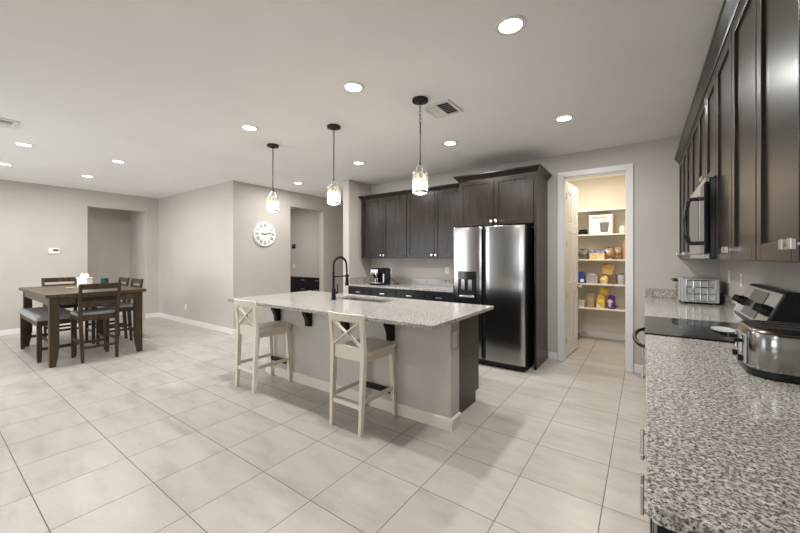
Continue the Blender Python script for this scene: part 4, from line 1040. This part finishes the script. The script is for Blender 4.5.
pk = obj('packets', B().loft([[(x, y, z+h) for x, y in rrect(xa+e, xb_-e, 6.485+e*0.5, 6.645-e*0.5, 0.02, 3)] for e, h in ((0.022, 0.008), (0.012, 0.11), (0.018, 0.145), (0.05, 0.165))]), blotch('packets_print', (0.42, 0.20, 0.16), (0.16, 0.19, 0.30), 35), t, smooth=True)
M_YEL = blotch('golden_bag', (0.55, 0.30, 0.035), (0.68, 0.48, 0.16), 16, 0.3)
M_YEL2 = blotch('golden_bag_pale', (0.60, 0.34, 0.05), (0.75, 0.62, 0.38), 22, 0.3)
pbag('chip_bag', 'golden bag standing on the shelf under the tilted golden bag', 599, 609.5, 0.135, 1, M_YEL2, 12, depth=0.14)
xa = sx(605, 6.55)
ob = obj('chip_bag', B(T((xa+0.012, 6.56, SHZ[1]+0.142)) @ Matrix.Rotation(math.radians(-28), 4, 'Y')), M_YEL) if False else None
tb = bag(0, 0, 0, 0.19, 0.085, 0.17, 21)
tb.bm.transform(T((xa+0.02, 6.555, SHZ[1]+0.152)) @ Matrix.Rotation(math.radians(14), 4, 'Y') @ Matrix.Rotation(math.radians(-8), 4, 'X'))
tag(obj('chip_bag', tb, M_YEL, smooth=True), 'golden bag tilted on top of another bag beside the brown jar', 'bag')
def jar(label, u, r_, h, shelf, m, lidm, y=6.53):
    p = (sx(u, y), y, SHZ[shelf]+0.0005)
    t = thing('food_jar', label, 'jar', p)
    obj('jar', B().lathe([(r_*0.93, 0), (r_, 0.006), (r_, h*0.78), (r_*0.85, h*0.86)], p, 20), m, t, smooth=True)
    obj('lid', B().lathe([(r_*0.9, h*0.862), (r_*0.9, h*0.97), (r_*0.8, h)], p, 20), lidm, t, smooth=True)
jar('brown jar between the golden bags and the grey jar in the pantry', 614.5, 0.042, 0.16, 1, blotch('nuts', (0.11, 0.065, 0.035), (0.24, 0.16, 0.10), 60, 0.2), mat('brown_lid', (0.10, 0.07, 0.05, 1), 0.4))
jar('blue-grey jar with dark lid at the right end beside the brown jar', 621, 0.048, 0.18, 1, mat('blue_grey_tub', (0.40, 0.42, 0.50, 1), 0.35), mat('slate_lid', (0.12, 0.12, 0.15, 1), 0.4))
# lowest shelf
t, x0, x1, z, y = pbox('plastic_bin', 'small translucent white bin at the left of the lowest pantry shelf', 578, 585, 0.1, 0, None, 0.15, 'bin')
obj('bin', B().loft([[(x, yy, z+h) for x, yy in rrect(x0+e, x1-e, y+e, y+0.15-e, 0.015, 3)] for e, h in ((0.012, 0), (0, 0.12), (0.005, 0.12), (0.016, 0.006))]), mat('milky_plastic', (0.62, 0.58, 0.52, 1), 0.35), t, smooth=True)
t = pbag('paper_bag', 'tan bag with dark stripe on the lowest pantry shelf', 586, 595.5, 0.24, 0, mat('tan_bag', (0.42, 0.29, 0.16, 1), 0.5), 31, depth=0.12)
M_CHIP = blotch('yellow_white_bag', (0.72, 0.52, 0.06), (0.78, 0.73, 0.60), 9, 0.3, 0.5, 0.56)
pbag('chip_bag', 'yellow and white bag between the tan bag and purple bag', 595.5, 606.5, 0.205, 0, M_CHIP, 33, depth=0.13)
tb = bag(0, 0, 0, 0.13, 0.06, 0.12, 41)
tb.bm.transform(T((sx(603, 6.56), 6.57, SHZ[0]+0.220)) @ Matrix.Rotation(math.radians(16), 4, 'Y'))
tag(obj('chip_bag', tb, blotch('bright_yellow_bag', (0.70, 0.47, 0.03), (0.60, 0.42, 0.16), 25, 0.3), smooth=True), 'small bright yellow bag perched above the yellow and white bag', 'bag')
M_PUR = blotch('purple_bag', (0.10, 0.025, 0.22), (0.62, 0.55, 0.66), 13, 0.3, 0.55, 0.6)
pbag('chip_bag', 'purple and white bag at the right of the lowest pantry shelf', 606.5, 617, 0.205, 0, M_PUR, 35, depth=0.13)
# upright sweeper glimpsed behind the door leaf
px, py = -1.00, 6.48
t = thing('floor_sweeper', 'dark floor sweeper standing on the pantry floor behind the open door', 'sweeper', (px, py, 0))
obj('head', B().box(px-0.13, px+0.11, py-0.07, py+0.07, 0.005, 0.09), mat('dusty_violet_plastic', (0.06, 0.045, 0.085, 1), 0.4), t, bevel=0.02, seg=3)
obj('handle', B().tube([(px-0.01, py, 0.085), (px-0.02, py-0.005, 0.20), (px-0.05, py-0.065, 0.50)], 0.013, 10), M_BLKPL, t, smooth=True)
